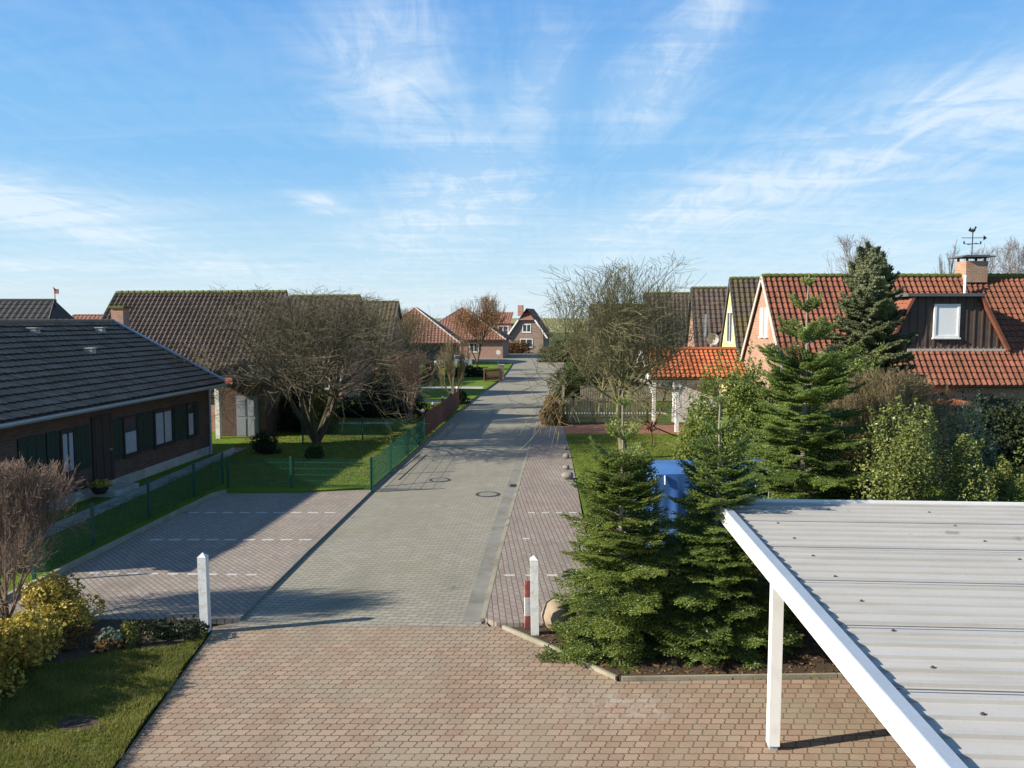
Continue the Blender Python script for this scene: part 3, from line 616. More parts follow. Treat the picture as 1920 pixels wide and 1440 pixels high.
for k in range(3): window(h5, FRONT, 1.5 + 3.6 * k, .9, 1.3, 1.3, 'white', 'glass', 1, y=.5)
# far house with grey gables and white windows at the end of the road
p0 = P(926, 640, 138)
h6 = thing('house', 'grey gabled house with white windows and an orange roof facing the road end', 'house', (p0.x, 138, 0), R(-10))
b = MB(); v = [(2.9, 0, -.1), (8.6, 0, -.1), (8.6, 8, -.1), (2.9, 8, -.1), (2.9, 0, 3.2), (8.6, 0, 3.2), (8.6, 8, 3.2), (2.9, 8, 3.2), (4.6, 0, 5.7), (6.9, 0, 5.7), (4.6, 8, 5.7), (6.9, 8, 5.7)]
b.poly(v, [(0, 1, 5, 9, 8, 4), (1, 2, 6, 5), (2, 3, 7, 10, 11, 6), (3, 0, 4, 7)]); b.box(0, 2.89, 1.0, 7, -.1, 4.9); b.build('wall', M['brickgrey'], h6)
b = MB()
roof_face(b, (9.3, -.4, 2.4), (9.3, 8.4, 2.4), (5.75, 8.4, 7.5), (5.75, -.4, 7.5), .42, .46, .03, .03)
roof_face(b, (2.2, 8.4, 2.4), (2.2, -.4, 2.4), (5.75, -.4, 7.5), (5.75, 8.4, 7.5), .42, .46, .03, .03)
b.poly([(9.3, -.4, 2.35), (9.3, 8.4, 2.35), (5.75, 8.4, 7.45), (5.75, -.4, 7.45), (2.2, 8.4, 2.35), (2.2, -.4, 2.35)], [(0, 3, 2, 1), (3, 5, 4, 2)])
b.tris([[(4.35, -.45, 5.5), (7.15, -.45, 5.5), (5.75, .9, 7.55)]]); b.tris([[(-.3, .8, 4.8), (2.9, .8, 4.8), (1.3, 2.6, 6.3)]])
roof_face(b, (-3.0, .8, 4.9), (2.8, .8, 4.9), (2.8, 4, 6.9), (-3.0, 4, 6.9), .42, .46, .03, .03)
rf6 = b.build('roof', M['tiles_far'], h6)
box_ob('chimney', 3.6, 4.5, 3.4, 4.3, 6.2, 8.1, M['brickred'], rf6)
b = MB(); b.beam((2.15, -.46, 2.4), (4.3, -.46, 5.5), .06, .25); b.build('bargeboard', M['white'], rf6); b = MB(); b.beam((9.35, -.46, 2.4), (7.2, -.46, 5.5), .06, .25); b.build('bargeboard', M['white'], rf6)
window(h6, FRONT, .5, 3.0, 1.9, 1.5, 'white', 'glass', 1, 1, y=1.0, fw=.14); window(h6, FRONT, 5.0, 3.4, 1.5, 1.4, 'white', 'glass', 1, 0, fw=.12); window(h6, FRONT, 4.6, .8, 2.2, 1.5, 'white', 'glass', 1, 0, fw=.12)
# dark roofed house behind the bungalow, and an orange roof beyond it
q = P(112, 563, 52); h2 = thing('house', 'dark hipped roof house rising behind the bungalow at the left edge', 'house', (q.x - 17.4, 47.2, 0))
zr = q.z; b = MB(); b.box(.5, 18.1, .5, 9.1, -.1, 2.82); b.build('wall', M['brickdark'], h2); b = MB(); ins = 1.5
roof_face(b, (0, 0, 2.8), (18.6, 0, 2.8), (18.6, 4.8, zr), (0, 4.8, zr), .4, .44, .028, .03, lambda u, v: u <= 1 - (ins / 18.6) * v)
e = .02; b.poly([(0, 0, 2.8 - e), (18.6, 0, 2.8 - e), (18.6, 9.6, 2.8 - e), (0, 9.6, 2.8 - e), (0, 4.8, zr - e), (18.6 - ins, 4.8, zr - e)], [(0, 1, 5, 4), (1, 2, 5), (2, 3, 4, 5), (3, 0, 4)])
rf2 = b.build('roof', M['tiles_black'], h2); b = MB(); b.tube([(0, 4.8, zr), (18.6 - ins, 4.8, zr)], .1, 6); b.tube([(18.6, 0, 2.8), (18.6 - ins, 4.8, zr)], .1, 6); b.build('ridge_tiles', M['tiles_black'], rf2)
b = MB(); x = 18.6 - ins; b.tube([(x, 4.8, zr), (x, 4.8, zr + .75)], .03, 6); b.box(x - .04, x + .26, 4.78, 4.82, zr + .42, zr + .72); b.tube([(x, 4.8, zr + .7), (x - .1, 4.8, zr + .85)], [.07, .02], 6); b.build('roof_ornament', M['redtrim'], rf2)
q = P(140, 591, 92); q2 = P(212, 592, 92)
h7, rf7, _ = gable_house('house', 'distant low orange roof between the dark roof and the chimney', (q.x, 88, 0), 0, q2.x - q.x, 8, 2.6, q.z, 'brickred', 'tiles_far', tw=.5, tl=.5, ridge='tiles_far')

# ---- red tiled house with the dormer on the right
RH = (11.5, 33.3, 0); LR, WR = 21.0, 6.6
rh, rfr, slr = gable_house('house', 'orange brick house with a red tiled roof and a dark boarded dormer', RH, 0, LR, WR, 2.80, 7.50, 'brickorange', 'tiles_red', ov=.3, ovg=.12,
    tw=.25, tl=.31, amp=.034, step=.036, ridge='moss', verge='mortar')
gutter(rh, -.1, LR, -.38, 2.78, 'black', .07)
def ryz(z): return -.3 + (z - 2.8) / slr          # local y on the front roof plane at height z
xg = [on_wall(p, 600, RH, 0, 2.9)[0] for p in (1430,)]
m = side_m(0, False)
for yc in (2.75, 3.45): window(rh, m, -yc - .19, 4.75, .38, 1.30, 'white', 'blind', 0, 0, fw=.07)
# dormer
fy = ryz(4.30) - .02
def dx(px, py): return on_wall(px, py, RH, 0, fy)
xl0, xr0 = dx(1660, 655)[0], dx(1884, 655)[0]; xl1, xr1 = dx(1712, 556)[0], dx(1834, 556)[0]; zt = dx(1770, 556)[1]; zb = dx(1770, 656)[1]
dm = MB(); yb = ryz(zt); dm.poly([(xl0, fy, zb), (xr0, fy, zb), (xr1, fy, zt), (xl1, fy, zt)], [(0, 1, 2, 3)])
n = 15
for k in range(1, n):
    x = xl0 + (xr0 - xl0) * k / n; hz = zt
    if x < xl1: hz = zb + (zt - zb) * (x - xl0) / (xl1 - xl0)
    if x > xr1: hz = zb + (zt - zb) * (xr0 - x) / (xr0 - xr1)
    if hz - zb > .2: dm.box(x - .03, x + .03, fy - .03, fy - .001, zb + .02, hz - .03)
dmo = dm.build('dormer', M['dormer_boards'], rfr)
for (x0, x1, sg, nm) in ((xl0, xl1, -1, 'dormer_cheek'), (xr0, xr1, 1, 'dormer_cheek')):
    b = MB(); A0 = Vector((x0, fy - .12, zb)); D0 = Vector((x1, fy - .12, zt)); D1 = Vector((x1, yb + .1, zt)); A1 = Vector((x0, ryz(zb) + .05, zb))
    if sg < 0: roof_face(b, A1 + Vector((0, 1.7, 0)), A0, D0, D1, .3, .33, .03, .03)
    else: roof_face(b, A0, A1 + Vector((0, 1.7, 0)), D1, D0, .3, .33, .03, .03)
    b.beam(A0 + Vector((.05 * sg, -.03, 0)), D0 + Vector((.05 * sg, -.03, 0)), .22, .12); b.build(nm, M['tiles_red'], rfr)
b = MB(); b.box(xl1 - .35, xr1 + .12, fy - .3, yb + .3, zt + .002, zt + .13); b.build('dormer_roof', M['lead'], rfr)
x0, z0 = dx(1748, 633); x1, z1 = dx(1799, 570); window(dmo, FRONT, x0, z0, x1 - x0, z1 - z0, 'white', 'blind', 0, 0, y=fy - .035, fw=.09)
b = MB()
for k in range(22):
    x = xl0 + .9 + (xr0 - xl0 - .9) * k / 22; b.box(x, x + (xr0 - xl0 - .9) / 26, fy - .12, fy - .035, zb - .06, zb + .05)
b.build('dormer_flashing', M['mortar'], rfr)
cx0 = on_wall(1809, 500, RH, 0, 3.0)[0]; cx1 = on_wall(1850, 500, RH, 0, 3.0)[0]
ch = box_ob('chimney', cx0, cx1, 2.9, 3.8, 7.2, 8.15, M['brickorange'], rfr)
b = MB()
for x in (cx0 + .05, cx1 - .13):
    for y in (2.95, 3.67): b.box(x, x + .08, y, y + .08, 8.151, 8.32)
b.box(cx0 - .26, cx1 + .26, 2.70, 4.0, 8.321, 8.37); b.box(cx0 - .05, cx1 + .05, 2.85, 3.85, 8.371, 8.42); cp = b.build('chimney_cap', M['lead'], ch)
xm = (cx0 + cx1) / 2; b = MB(); b.tube([(xm, 3.35, 8.42), (xm, 3.35, 9.65)], .022, 6)
b.tube([(xm - .38, 3.35, 8.95), (xm + .38, 3.35, 8.95)], .016, 5); b.tube([(xm, 2.97, 8.95), (xm, 3.73, 8.95)], .016, 5)
for s_ in (-.38, .38): b.box(xm + s_ - .03, xm + s_ + .03, 3.34, 3.36, 8.95, 9.07)
b.tube([(xm - .5, 3.35, 9.22), (xm + .5, 3.35, 9.22)], .016, 5); b.poly([(xm + .5, 3.35, 9.34), (xm + .66, 3.35, 9.22), (xm + .5, 3.35, 9.10), (xm + .5, 3.38, 9.22)], [(0, 1, 2), (0, 3, 1), (1, 3, 2), (2, 3, 0)])
# weathercock
cock = [(-.30, .14), (-.20, .32), (-.10, .16), (.05, .12), (.12, .28), (.17, .40), (.24, .34), (.28, .28), (.20, .24), (.17, .05), (.05, -.04), (.0, -.14), (-.05, -.04), (-.18, .0), (-.34, .06)]
b.poly([(xm + x * .62, 3.335, 9.50 + z * .62) for x, z in cock] + [(xm + x * .62, 3.365, 9.50 + z * .62) for x, z in cock], [tuple(range(len(cock))), tuple(range(2 * len(cock) - 1, len(cock) - 1, -1))] + [(i, (i + 1) % len(cock), len(cock) + (i + 1) % len(cock), len(cock) + i) for i in range(len(cock))])
b.build('weather_vane', M['black'], cp)
vx, vz = on_wall(1808, 540, RH, 0, 2.6)
b = MB(); b.tube([(vx, 2.55, vz - .25), (vx, 2.55, vz + .5)], .06, 8); b.tube([(vx, 2.55, vz + .5), (vx, 2.55, vz + .56)], .085, 8); b.build('vent_pipe', M['whitewood'], rfr)
# porch slab over the back door
b = MB(); px0, pz = on_wall(1740, 757, RH, 0, -1.0); b.box(px0, px0 + 1.5, -1.5, -.01, pz, pz + .12); b.build('porch_roof', M['tiles_orange'], rh)
for k in range(3): window(rh, FRONT, 8.2 + 2.6 * k, .9, 1.4, 1.3, 'timber_dark', 'glass', 1)
# ---- yellow house and the dark roofs beyond
q = P(1371, 522, 50); rz = R(-6.0); Wd = 7.4
yl = (q.x + math.sin(rz) * Wd / 2, q.y - math.cos(rz) * Wd / 2, 0)
hy, rfy, _ = gable_house('house', 'yellow gabled house with a mossy dark roof behind the red roofed one', yl, rz, 13, Wd, 2.7, q.z, 'yellow', 'tiles_moss', tw=.32, tl=.37, amp=.034, step=.036, ridge='moss', verge='lead', ovg=.1)
window(hy, side_m(0, False), -4.7, 4.1, 2.0, 1.9, 'white', 'glass', 1, fw=.05)
for (a0, a1, yy, Y, tl_, lab, nm) in ((1300, 1400, 540, 59, 'tiles_brown', 'dark brown roofed house just left of the yellow gable', 0), (1212, 1330, 550, 73, 'tiles_brown', 'brown roofed house half hidden by the tall bare tree, second left of the yellow gable', 0), (1108, 1212, 571, 100, 'tiles_brown', 'farthest brown roof seen through the branches of the tall bare tree', 1)):
    p0, p1 = P(a0, yy, Y), P(a1, yy, Y); Wd = 9.0; rz = R(-7)
    hh, rr, _ = gable_house('house', lab, (p0.x + math.sin(rz) * Wd / 2, p0.y - math.cos(rz) * Wd / 2, 0), rz, p1.x - p0.x, Wd, 2.4, p0.z, 'brickred', tl_, tw=.36, tl=.42, amp=.034, step=.035)
    if Y == 59: b = MB(); b.box(.5, .62, 1.2, 1.3, 4.3, 5.9); b.build('vent_pipe', M['zinc'], rr)
q = P(1346, 637, 52.0)
t = thing('satellite_dish', 'round grey satellite dish in front of the dark roof beside the yellow gable', 'satellite dish', (q.x, 53.5, 0))
b = MB(); b.tube([(0, 0.3, 2.5), (0, .3, q.z + .25)], .05, 6); b.tube([(0, .3, q.z), (0, .1, q.z)], .04, 6); b.build('mast', M['zinc'], t)
b = MB(); prof = [(.04, .0), (.18, -.03), (.31, -.09), (.41, -.16)]; n = 20
V = [[(r * math.cos(2 * math.pi * k / n), d, q.z + r * math.sin(2 * math.pi * k / n)) for k in range(n)] for r, d in prof]
for i in range(len(prof) - 1):
    for k in range(n): b.quads([[V[i][k], V[i][(k + 1) % n], V[i + 1][(k + 1) % n], V[i + 1][k]]])
b.poly(V[0], [tuple(range(n))]); b.build('reflector', M['dish'], t)
b = MB(); b.tube([(0, -.14, q.z - .4), (0, -.5, q.z - .12)], .015, 5); b.tube([(0, -.5, q.z - .14), (0, -.42, q.z - .06)], .05, 8); b.build('receiver_arm', M['dish'], t)

# ---- open carport with the orange roof
OC = P(1217, 705, 38.3); ez = 2.75; rzp = P(1300, 655, 40.6).z; OL = 11.36 - OC.x
oc = thing('carport', 'open timber carport with an orange tiled roof and white braced posts', 'carport', (OC.x, 38.3, 0))
b = MB(); roof_face(b, (0, 0, ez), (OL, 0, ez), (OL + .0, 2.3, rzp), (.12, 2.3, rzp), .235, .33, .030, .036)
b.poly([(0, 0, ez - .05), (OL, 0, ez - .05), (OL, 2.3, rzp - .05), (0, 2.3, rzp - .05), (0, 4.6, ez - .05), (OL, 4.6, ez - .05)], [(0, 1, 2, 3), (3, 2, 5, 4)]); rfo = b.build('roof', M['tiles_orange'], oc)
b = MB(); b.tube([(.05, 2.3, rzp + .02), (OL, 2.3, rzp + .02)], .11, 8); b.build('ridge_tiles', M['tiles_orange'], rfo)
b = MB(); b.beam((-.03, 0, ez - .06), (-.03, 2.3, rzp - .06), .04, .22); b.beam((-.03, 4.6, ez - .06), (-.03, 2.3, rzp - .06), .04, .22); b.build('bargeboard', M['white'], rfo)
gutter(oc, 0, OL, -.07, ez - .06, 'black', .06)
b = MB(); b.beam((.2, .25, ez - .17), (OL, .25, ez - .17), .14, .2); b.beam((.3, 2.8, ez - .17), (OL, 2.8, ez - .17), .14, .2); b.build('beam', M['white'], oc)
for xx, yy in ((G(1268, 812).x - OC.x, .25), (G(1268, 812).x - OC.x + 2.9, .25), (.75, 2.8)):
    b = MB(); b.box(xx - .08, xx + .08, yy - .08, yy + .08, -.05, ez - .27); po = b.build('post', M['white'], oc)
    for sg in (-1, 1):
        if sg > 0 and xx > 3: continue
        b = MB(); pts = [(xx + sg * .09 + sg * .75 * (1 - math.cos(a)), yy, ez - 1.05 + .76 * math.sin(a)) for a in np.linspace(0, math.pi / 2, 7)]
        for p, q in zip(pts[:-1], pts[1:]): b.beam(p, q, .09, .13)
        b.build('brace', M['white'], po)
x0, x1 = P(1262, 780, 42.2).x - OC.x, P(1345, 780, 42.2).x - OC.x
b = MB(); b.box(x0, x1, 3.9, 4.2, 0, ez - .3); n = 16
for k in range(n): b.box(x0 + (x1 - x0) * k / n, x0 + (x1 - x0) * (k + .86) / n, 3.88, 3.899, .03, ez - .33)
b.build('board_wall', M['white'], oc)
# ================================================================ FOREGROUND CARPORT
cdir = Vector((.060, 1, 0)).normalized(); crz = math.atan2(cdir.y, cdir.x)      # local x runs away from the viewer, local -y to the right
F0 = P(1344, 934, 13.42); c0 = Vector((F0.x, F0.y, 0)) - cdir * 11.0
cp = thing('carport', 'white framed carport with a flat corrugated grey sheet roof in the right foreground', 'carport', (c0.x, c0.y, 0), crz)
ZT = F0.z
b = MB(); b.box(0, 11.0, -.045, .02, ZT - .285, ZT - .012); o = b.build('fascia', M['white'], cp)
b = MB(); b.box(-.02, 11.0, -.085, .032, ZT - .010, ZT + .012); b.build('edge_trim', M['bluetrim'], o)
b = MB(); b.box(10.95, 10.998, -9.0, -.115, ZT - .20, ZT - .0); b.build('fascia', M['white'], cp)
# trapezoid sheet, ribs across the roof
b = MB(); x = .0; prof = []
while x < 10.93:
    prof += [(x, 0), (x + .195, 0), (x + .207, .030), (x + .268, .030), (x + .280, .0)]; x += .28
zs = ZT - .065
pr = [(min(a, 10.945), zs + c + .004 * math.floor(a / 1.4) * 0) for a, c in prof]
for (a0, h0), (a1, h1) in zip(pr[:-1], pr[1:]):
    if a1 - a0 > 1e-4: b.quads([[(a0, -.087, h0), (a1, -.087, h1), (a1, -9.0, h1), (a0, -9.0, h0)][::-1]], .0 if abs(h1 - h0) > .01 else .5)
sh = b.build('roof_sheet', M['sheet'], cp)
b = MB()
for k in range(1, 8):
    a = 11.0 - k * 1.40 - .01; b.box(a, a + .014, -9.0, -.114, zs + .0305, zs + .036)
b.build('sheet_overlap', M['lead'], sh)
for k in range(9):
    for q in range(3):
        b = MB(); x = .235 + .28 * (12 + k * 3) + .003; y = -.62 - q * 2.6
        if x > 10.8: continue
        b.tube([(x, y, zs + .030), (x, y, zs + .046)], [.020, .012], 8); b.box(x - .016, x + .015, y - .022, y + .018, zs + .0302, zs + .0322); b.build('roof_screw', M['timber_dark'], sh)
pb = G(1448, 1403); rel = pb - c0; lx = rel.dot(cdir); ly = rel.dot(Vector((-cdir.y, cdir.x, 0)))
for k, xx in enumerate((lx, lx - 4.2, lx + 3.0)):
    b = MB(); b.box(xx - .07, xx + .07, -.075 + ly, .065 + ly, .06, ZT - .302 if ly > -.2 else ZT - .1)
    if k == 2: continue
    po = b.build('post', M['white'], cp); b = MB(); b.box(xx - .05, xx + .05, ly - .055, ly + .045, 0, .06); b.build('post_shoe', M['zinc'], po)
b = MB()
for xx in (lx, lx - 4.2, 10.9): b.box(xx - .05, xx + .05, -8.9, ly - .08, ZT - .29, ZT - .11)
b.build('cross_beam', M['white'], cp)
b = MB(); b.box(lx - .07, lx + .07, -5.6, -5.46, 0, ZT - .30); b.build('post', M['white'], cp)

# ================================================================ SMALL THINGS
def wood_post(p, label, s=.145, h=1.32, lean=(0, 0)):
    t = thing('wooden_post', label, 'post', (p.x, p.y, p.z), group='white posts at the end of the road'); m = Matrix.Shear('XY', 4, lean); b = MB(); e = s / 2
    b.box(-e, e, -e, e, -.02, h, m=m); b.build('shaft', M['whitewood'], t)
    b = MB(); b.poly([m @ Vector(q) for q in ((-e - .004, -e - .004, h + .001), (e + .004, -e - .004, h + .001), (e + .004, e + .004, h + .001), (-e - .004, e + .004, h + .001), (0, 0, h + .075))], [(3, 2, 1, 0), (0, 1, 4), (1, 2, 4), (2, 3, 4), (3, 0, 4)])
    b.build('tip', M['whitewood'], t); return t
wood_post(G(386, 1181, .05), 'white wooden post at the left end of the road beside the garden bed', lean=(-.01, 0))
wood_post(G(1003, 1188, .05), 'white wooden post on the right pavement corner next to the fir', lean=(-.015, 0), s=.135)
p = G(992, 1186, .05); t = thing('marker_post', 'weathered red and white marker board standing behind the right white post', 'marker post', (p.x - .01, p.y + .22, .05), R(10))
z = 0.0
for k, (hh, mm) in enumerate(((.22, 'redtrim'), (.34, 'whitewood'), (.30, 'redtrim'))):
    b = MB(); b.box(-.065, .065, -.02, .02, z, z + hh); b.build('band', M[mm], t); z += hh + .001
def stone(p, r, label, mat='stone_grey', seed=1, group=None, sq=.75):
    g = np.random.RandomState(seed); b = MB(); n, m = 12, 8; V = []
    for i in range(m + 1):
        th = math.pi * i / m
        for k in range(n):
            ph = 2 * math.pi * k / n; d = Vector((math.sin(th) * math.cos(ph), math.sin(th) * math.sin(ph), math.cos(th)))
            w = 1 + .12 * math.sin(3 * d.x + seed) + .10 * math.cos(4 * d.y + 2 * seed) + .04 * g.randn() * math.sin(th)
            V.append((d.x * r * w, d.y * r * w * .9, r * sq * .75 + d.z * r * w * sq))
    b.poly(V, [(i * n + k, (i + 1) * n + k, (i + 1) * n + (k + 1) % n, i * n + (k + 1) % n) for i in range(m) for k in range(n)])
    o = b.build('boulder', M[mat], smooth=True); o.location = p; return tag(o, label, 'boulder', group)
stone(Vector((.86, 13.88, .04)), .30, 'large sandy boulder tucked beside the fir behind the right white post', 'stone', 3, sq=.9)
for k, (px, py, r, lb) in enumerate(((1064, 898, .2, 'grey boulder at the near corner of the right lawn, largest of the edging stones'), (1061, 880, .12, 'small pale edging stone second from the near corner of the right lawn'), (1061, 859, .14, 'rounded edging stone third from the near corner of the right lawn'), (1060, 843, .11, 'farthest small edging stone of the right lawn beside the pavement'))):
    stone(G(px, py, .06), r, lb, seed=5 + k, group='edging stones of the right lawn')
# blue tarpaulin over a garden stack
p = P(1231, 890, 17.6); t = thing('covered_woodpile', 'garden stack wrapped in a bright blue tarpaulin behind the firs', 'tarpaulin', (p.x, 17.6, .05), R(8))
zt = p.z - .05; b = MB(); g = np.random.RandomState(3); nx, nz = 30, 16; Wd_, Dp = 3.1, 1.75
def tq(fn, nu, nv):
    V = [[fn(i / nu, j / nv) for j in range(nv + 1)] for i in range(nu + 1)]; fl = [v for r in V for v in r]
    b.poly(fl, [(i * (nv + 1) + j, (i + 1) * (nv + 1) + j, (i + 1) * (nv + 1) + j + 1, i * (nv + 1) + j + 1) for i in range(nu) for j in range(nv)])
fold = lambda u, z: .035 * math.sin(u * 31) * (1 - z) + .02 * math.sin(u * 67 + 1) * (1 - z)
tq(lambda u, v: (u * Wd_, -.06 * (1 - v) + fold(u, v) - .012, v * zt), 60, 8)
tq(lambda u, v: (-.06 * (1 - v) + fold(u, v) - .012, Dp * (1 - u), v * zt), 40, 8)
tq(lambda u, v: (Wd_ + .06 * (1 - v) + fold(u, v), Dp * u, v * zt), 40, 8)
tq(lambda u, v: (Wd_ * (1 - u), Dp + .05 * (1 - v) + fold(u, v), v * zt), 60, 8)
tq(lambda u, v: (-.012 + u * (Wd_ + .012), -.012 + v * (Dp + .012), zt + .05 * math.sin(math.pi * v) + .035 * math.sin(u * 9) * math.sin(3.1 * v) + .002), 40, 16)
b.build('tarpaulin', M['tarp'], t, smooth=True)
for u in (.06, .42, .8):
    b = MB(); b.tube([(Wd_ * u, -.03, zt - .02), (Wd_ * u, -.045, zt - .22)], .018, 5); b.build('tie', M['whitewood'], t)
# rusty ornament on the lawn
p = G(1222, 846, .07); t = thing('garden_ornament', 'rusty iron garden ornament with a leaning bar on the right lawn', 'garden ornament', (p.x, p.y, .07))
b = MB(); b.tube([(0, 0, -.05), (0, 0, .5), (-.05, .02, 1.15)], .035, 7); b.build('stake', M['rust'], t)
b = MB()
for k in range(9):
    a = k * 2 * math.pi / 9; r = .30 + .07 * math.sin(5 * k)
    b.tube([(-.08, .02, 1.0), (-.08 + r * .6 * math.cos(a), .02 + .12 * math.sin(2.3 * k), 1.05 + r * .7 * math.sin(a)), (-.08 + r * math.cos(a + .4), .02 + .1 * math.cos(k), 1.05 + r * 1.0 * math.sin(a + .4))], [.045, .04, .02], 6)
b.build('rosette', M['rust'], t)
b = MB(); e = P(1249, 735, p.y) - Vector((p.x, p.y, .07)); b.tube([(.05, .03, 1.05), (e.x * .6, .06, e.z * .66), (e.x, .1, e.z)], .04, 7); b.build('bar', M['rust'], t)
b = MB(); b.tube([(e.x - .1, .1, e.z - .05), (e.x, .1, e.z + .08), (e.x + .1, .1, e.z + .03)], .05, 6); b.build('knob', M['rust'], t)
p2 = G(1305, 836, .07) - Vector((p.x, p.y, .07)); b = MB(); b.tube([(.1, 0, 1.0), (p2.x * .5, p2.y * .5, .55), (p2.x, p2.y, .2)], .03, 6); b.build('strut', M['rust'], t)
# flower pot on the bungalow step
cs, sn = math.cos(BRZ), math.sin(BRZ); wp = lambda x, y, z=0: Vector((BL.x + x * cs - y * sn, BL.y + x * sn + y * cs, z))
t = thing('flower_pot', 'dark bowl of yellow flowers on the step by the bungalow door', 'flower pot', wp(fx, -.45, .281))
b = MB(); b.tube([(0, 0, 0), (0, 0, .12), (0, 0, .22)], [.15, .24, .27], 14); b.build('pot', M['black'], t)
b = MB(); g = np.random.RandomState(4); c = g.normal(0, .13, (160, 3)); c[:, 2] = .24 + np.abs(c[:, 2]) * .6; u = g.normal(0, .04, (160, 3)); v = g.normal(0, .04, (160, 3)); b.quads(np.stack([c - u, c + v, c + u, c - v], 1), g.rand(160)); b.build('flowers', M['euonymus'], t)
# fences -----------------------------------------------------------
def mesh_fence(pts, h, label, gate=None, post_step=2.5, dx_=.05, z=.10):
    pts = [Vector((p[0], p[1], z)) for p in pts]; t = thing('mesh_fence', label, 'fence', pts[0]); w0, w1 = [], []; o = pts[0]; posts = []
    for a, c in zip(pts[:-1], pts[1:]):
        a = a - o; c = c - o; L = (c - a).length; d = (c - a) / L; n = int(L / dx_)
        for k in range(n): q = a + d * (k * dx_); w0.append(q + Vector((0, 0, .03))); w1.append(q + Vector((0, 0, h)))
        for k in range(int(h / .2) + 1): w0.append(a + Vector((0, 0, .04 + k * .2))); w1.append(c + Vector((0, 0, .04 + k * .2)))
        m = max(1, round(L / post_step)); posts += [a + d * (L * k / m) for k in range(m)]
    posts.append(pts[-1] - o); b = MB(); r = np.full(len(w0), .0045); b.segs(np.array(w0), np.array(w1), r, r, 3); b.build('wire_panel', M['greenwire'], t)
    for q in posts: b = MB(); b.box(q.x - .03, q.x + .03, q.y - .03, q.y + .03, -.15, h + .05); b.build('post', M['greenwire'], t)
    return t
fl = [G(x, y, .1) for x, y in ((698, 917), (733, 884), (765, 853), (796, 826))]
mesh_fence(fl, .98, 'green wire mesh fence along the road kerb up to the red brown boards')
mesh_fence([G(x, y, .1) for x, y in ((428, 915), (546, 915), (696, 917))], .98, 'green wire mesh fence across the far side of the parking bays')
mesh_fence([G(x, y, .1) + Vector((-.12, 0, 0)) for x, y in ((75, 1086), (185, 1024), (288, 973), (372, 932), (425, 907))], 1.0, 'green wire mesh fence between the parking bays and the bungalow lawn', post_step=30)
mesh_fence([G(x, y, .1) for x, y in ((568, 833), (680, 824), (790, 822))], .95, 'low green wire mesh fence behind the spreading bare tree')
def board_fence(p0, p1, h, mat, label, gap=.02, w=.10, step=2.0, point=False, name='board_fence', back=1, z=.10, caps=None):
    p0, p1 = Vector((p0[0], p0[1], z)), Vector((p1[0], p1[1], z)); d = p1 - p0; L = d.length; t = thing(name, label, 'fence', p0, math.atan2(d.y, d.x))
    b = MB(); x = .06
    while x < L - w:
        hh = h * (1 + .012 * math.sin(x * 17)); b.box(x, x + w, -.012, .012, .06, hh)
        if point: b.poly([(x, -.012, hh), (x + w, -.012, hh), (x + w, .012, hh), (x, .012, hh), (x + w / 2, -.012, hh + .07), (x + w / 2, .012, hh + .07)], [(0, 1, 4), (2, 3, 5), (1, 2, 5, 4), (3, 0, 4, 5)])
        x += w + gap
    b.build('slats', M[mat], t)
    for zz in (.25, h - .2): b = MB(); b.box(0, L, .013, .055, zz, zz + .08); b.build('rail', M[mat], t)
    n = max(1, round(L / step))
    for k in range(n + 1):
        x = L * k / n; b = MB(); b.box(x - .045, x + .045, .056, .146, -.1, h + .06); po = b.build('post', M[mat], t)
        if caps: b = MB(); b.tube([(x, .10, h + .061), (x, .10, h + .10), (x, .10, h + .17), (x, .10, h + .20)], [.05, .085, .085, .03], 8); b.build('cap', M[caps], po)
    return t
board_fence(G(797, 822, .1), G(861, 766, .1), 1.15, 'timber_red', 'red brown board fence with pale post caps along the left kerb', caps='whitewood', step=3.2)
board_fence(G(910, 716, .1), G(938, 713, .1), 1.1, 'timber_red', 'short reddish picket fence beside the far brick gate pillar', gap=.06, w=.08)
board_fence(G(1064, 797, .06), (7.2, 41.9), 1.30, 'timber_grey', 'grey weathered picket fence at the red drive behind the pavement shrub', gap=.075, w=.075, point=True, name='picket_fence')
board_fence((2.75, 42.3), (4.6, 69), 1.0, 'timber_grey', 'long grey picket fence following the pavement away to the road end', gap=.075, w=.075, point=True, name='picket_fence', step=3)
board_fence((4.6, 53), (11, 52.5), 1.0, 'timber_grey', 'pale low fence across the garden behind the tall bare tree', gap=.03, w=.12)
board_fence(G(700, 772, .1), G(790, 772, .1), 1.0, 'timber_grey', 'thin grey picket fence behind the hedge on the left lawn', gap=.08, w=.06, name='picket_fence')
p = G(938, 713, .1); t = thing('gate_pillar', 'reddish brick gate pillar on the left kerb near the road end', 'pillar', (p.x + .1, p.y, .1))
b = MB(); b.box(-.22, .22, -.22, .22, -.1, 1.35); b.build('shaft', M['brickred'], t); b = MB(); b.box(-.27, .27, -.27, .27, 1.351, 1.43); b.build('cap', M['concrete'], t)
p = G(940, 695, .0); t = thing('street_sign', 'small white sign on a post at the far left kerb', 'sign', (p.x - .35, 88, .1))
b = MB(); b.tube([(0, 0, -.1), (0, 0, 2.0)], .035, 8); b.build('pole', M['zinc'], t); b = MB(); b.tube([(0, -.04, 1.85), (0, -.06, 1.85)], .26, 20); b.build('sign_plate', M['white'], t)
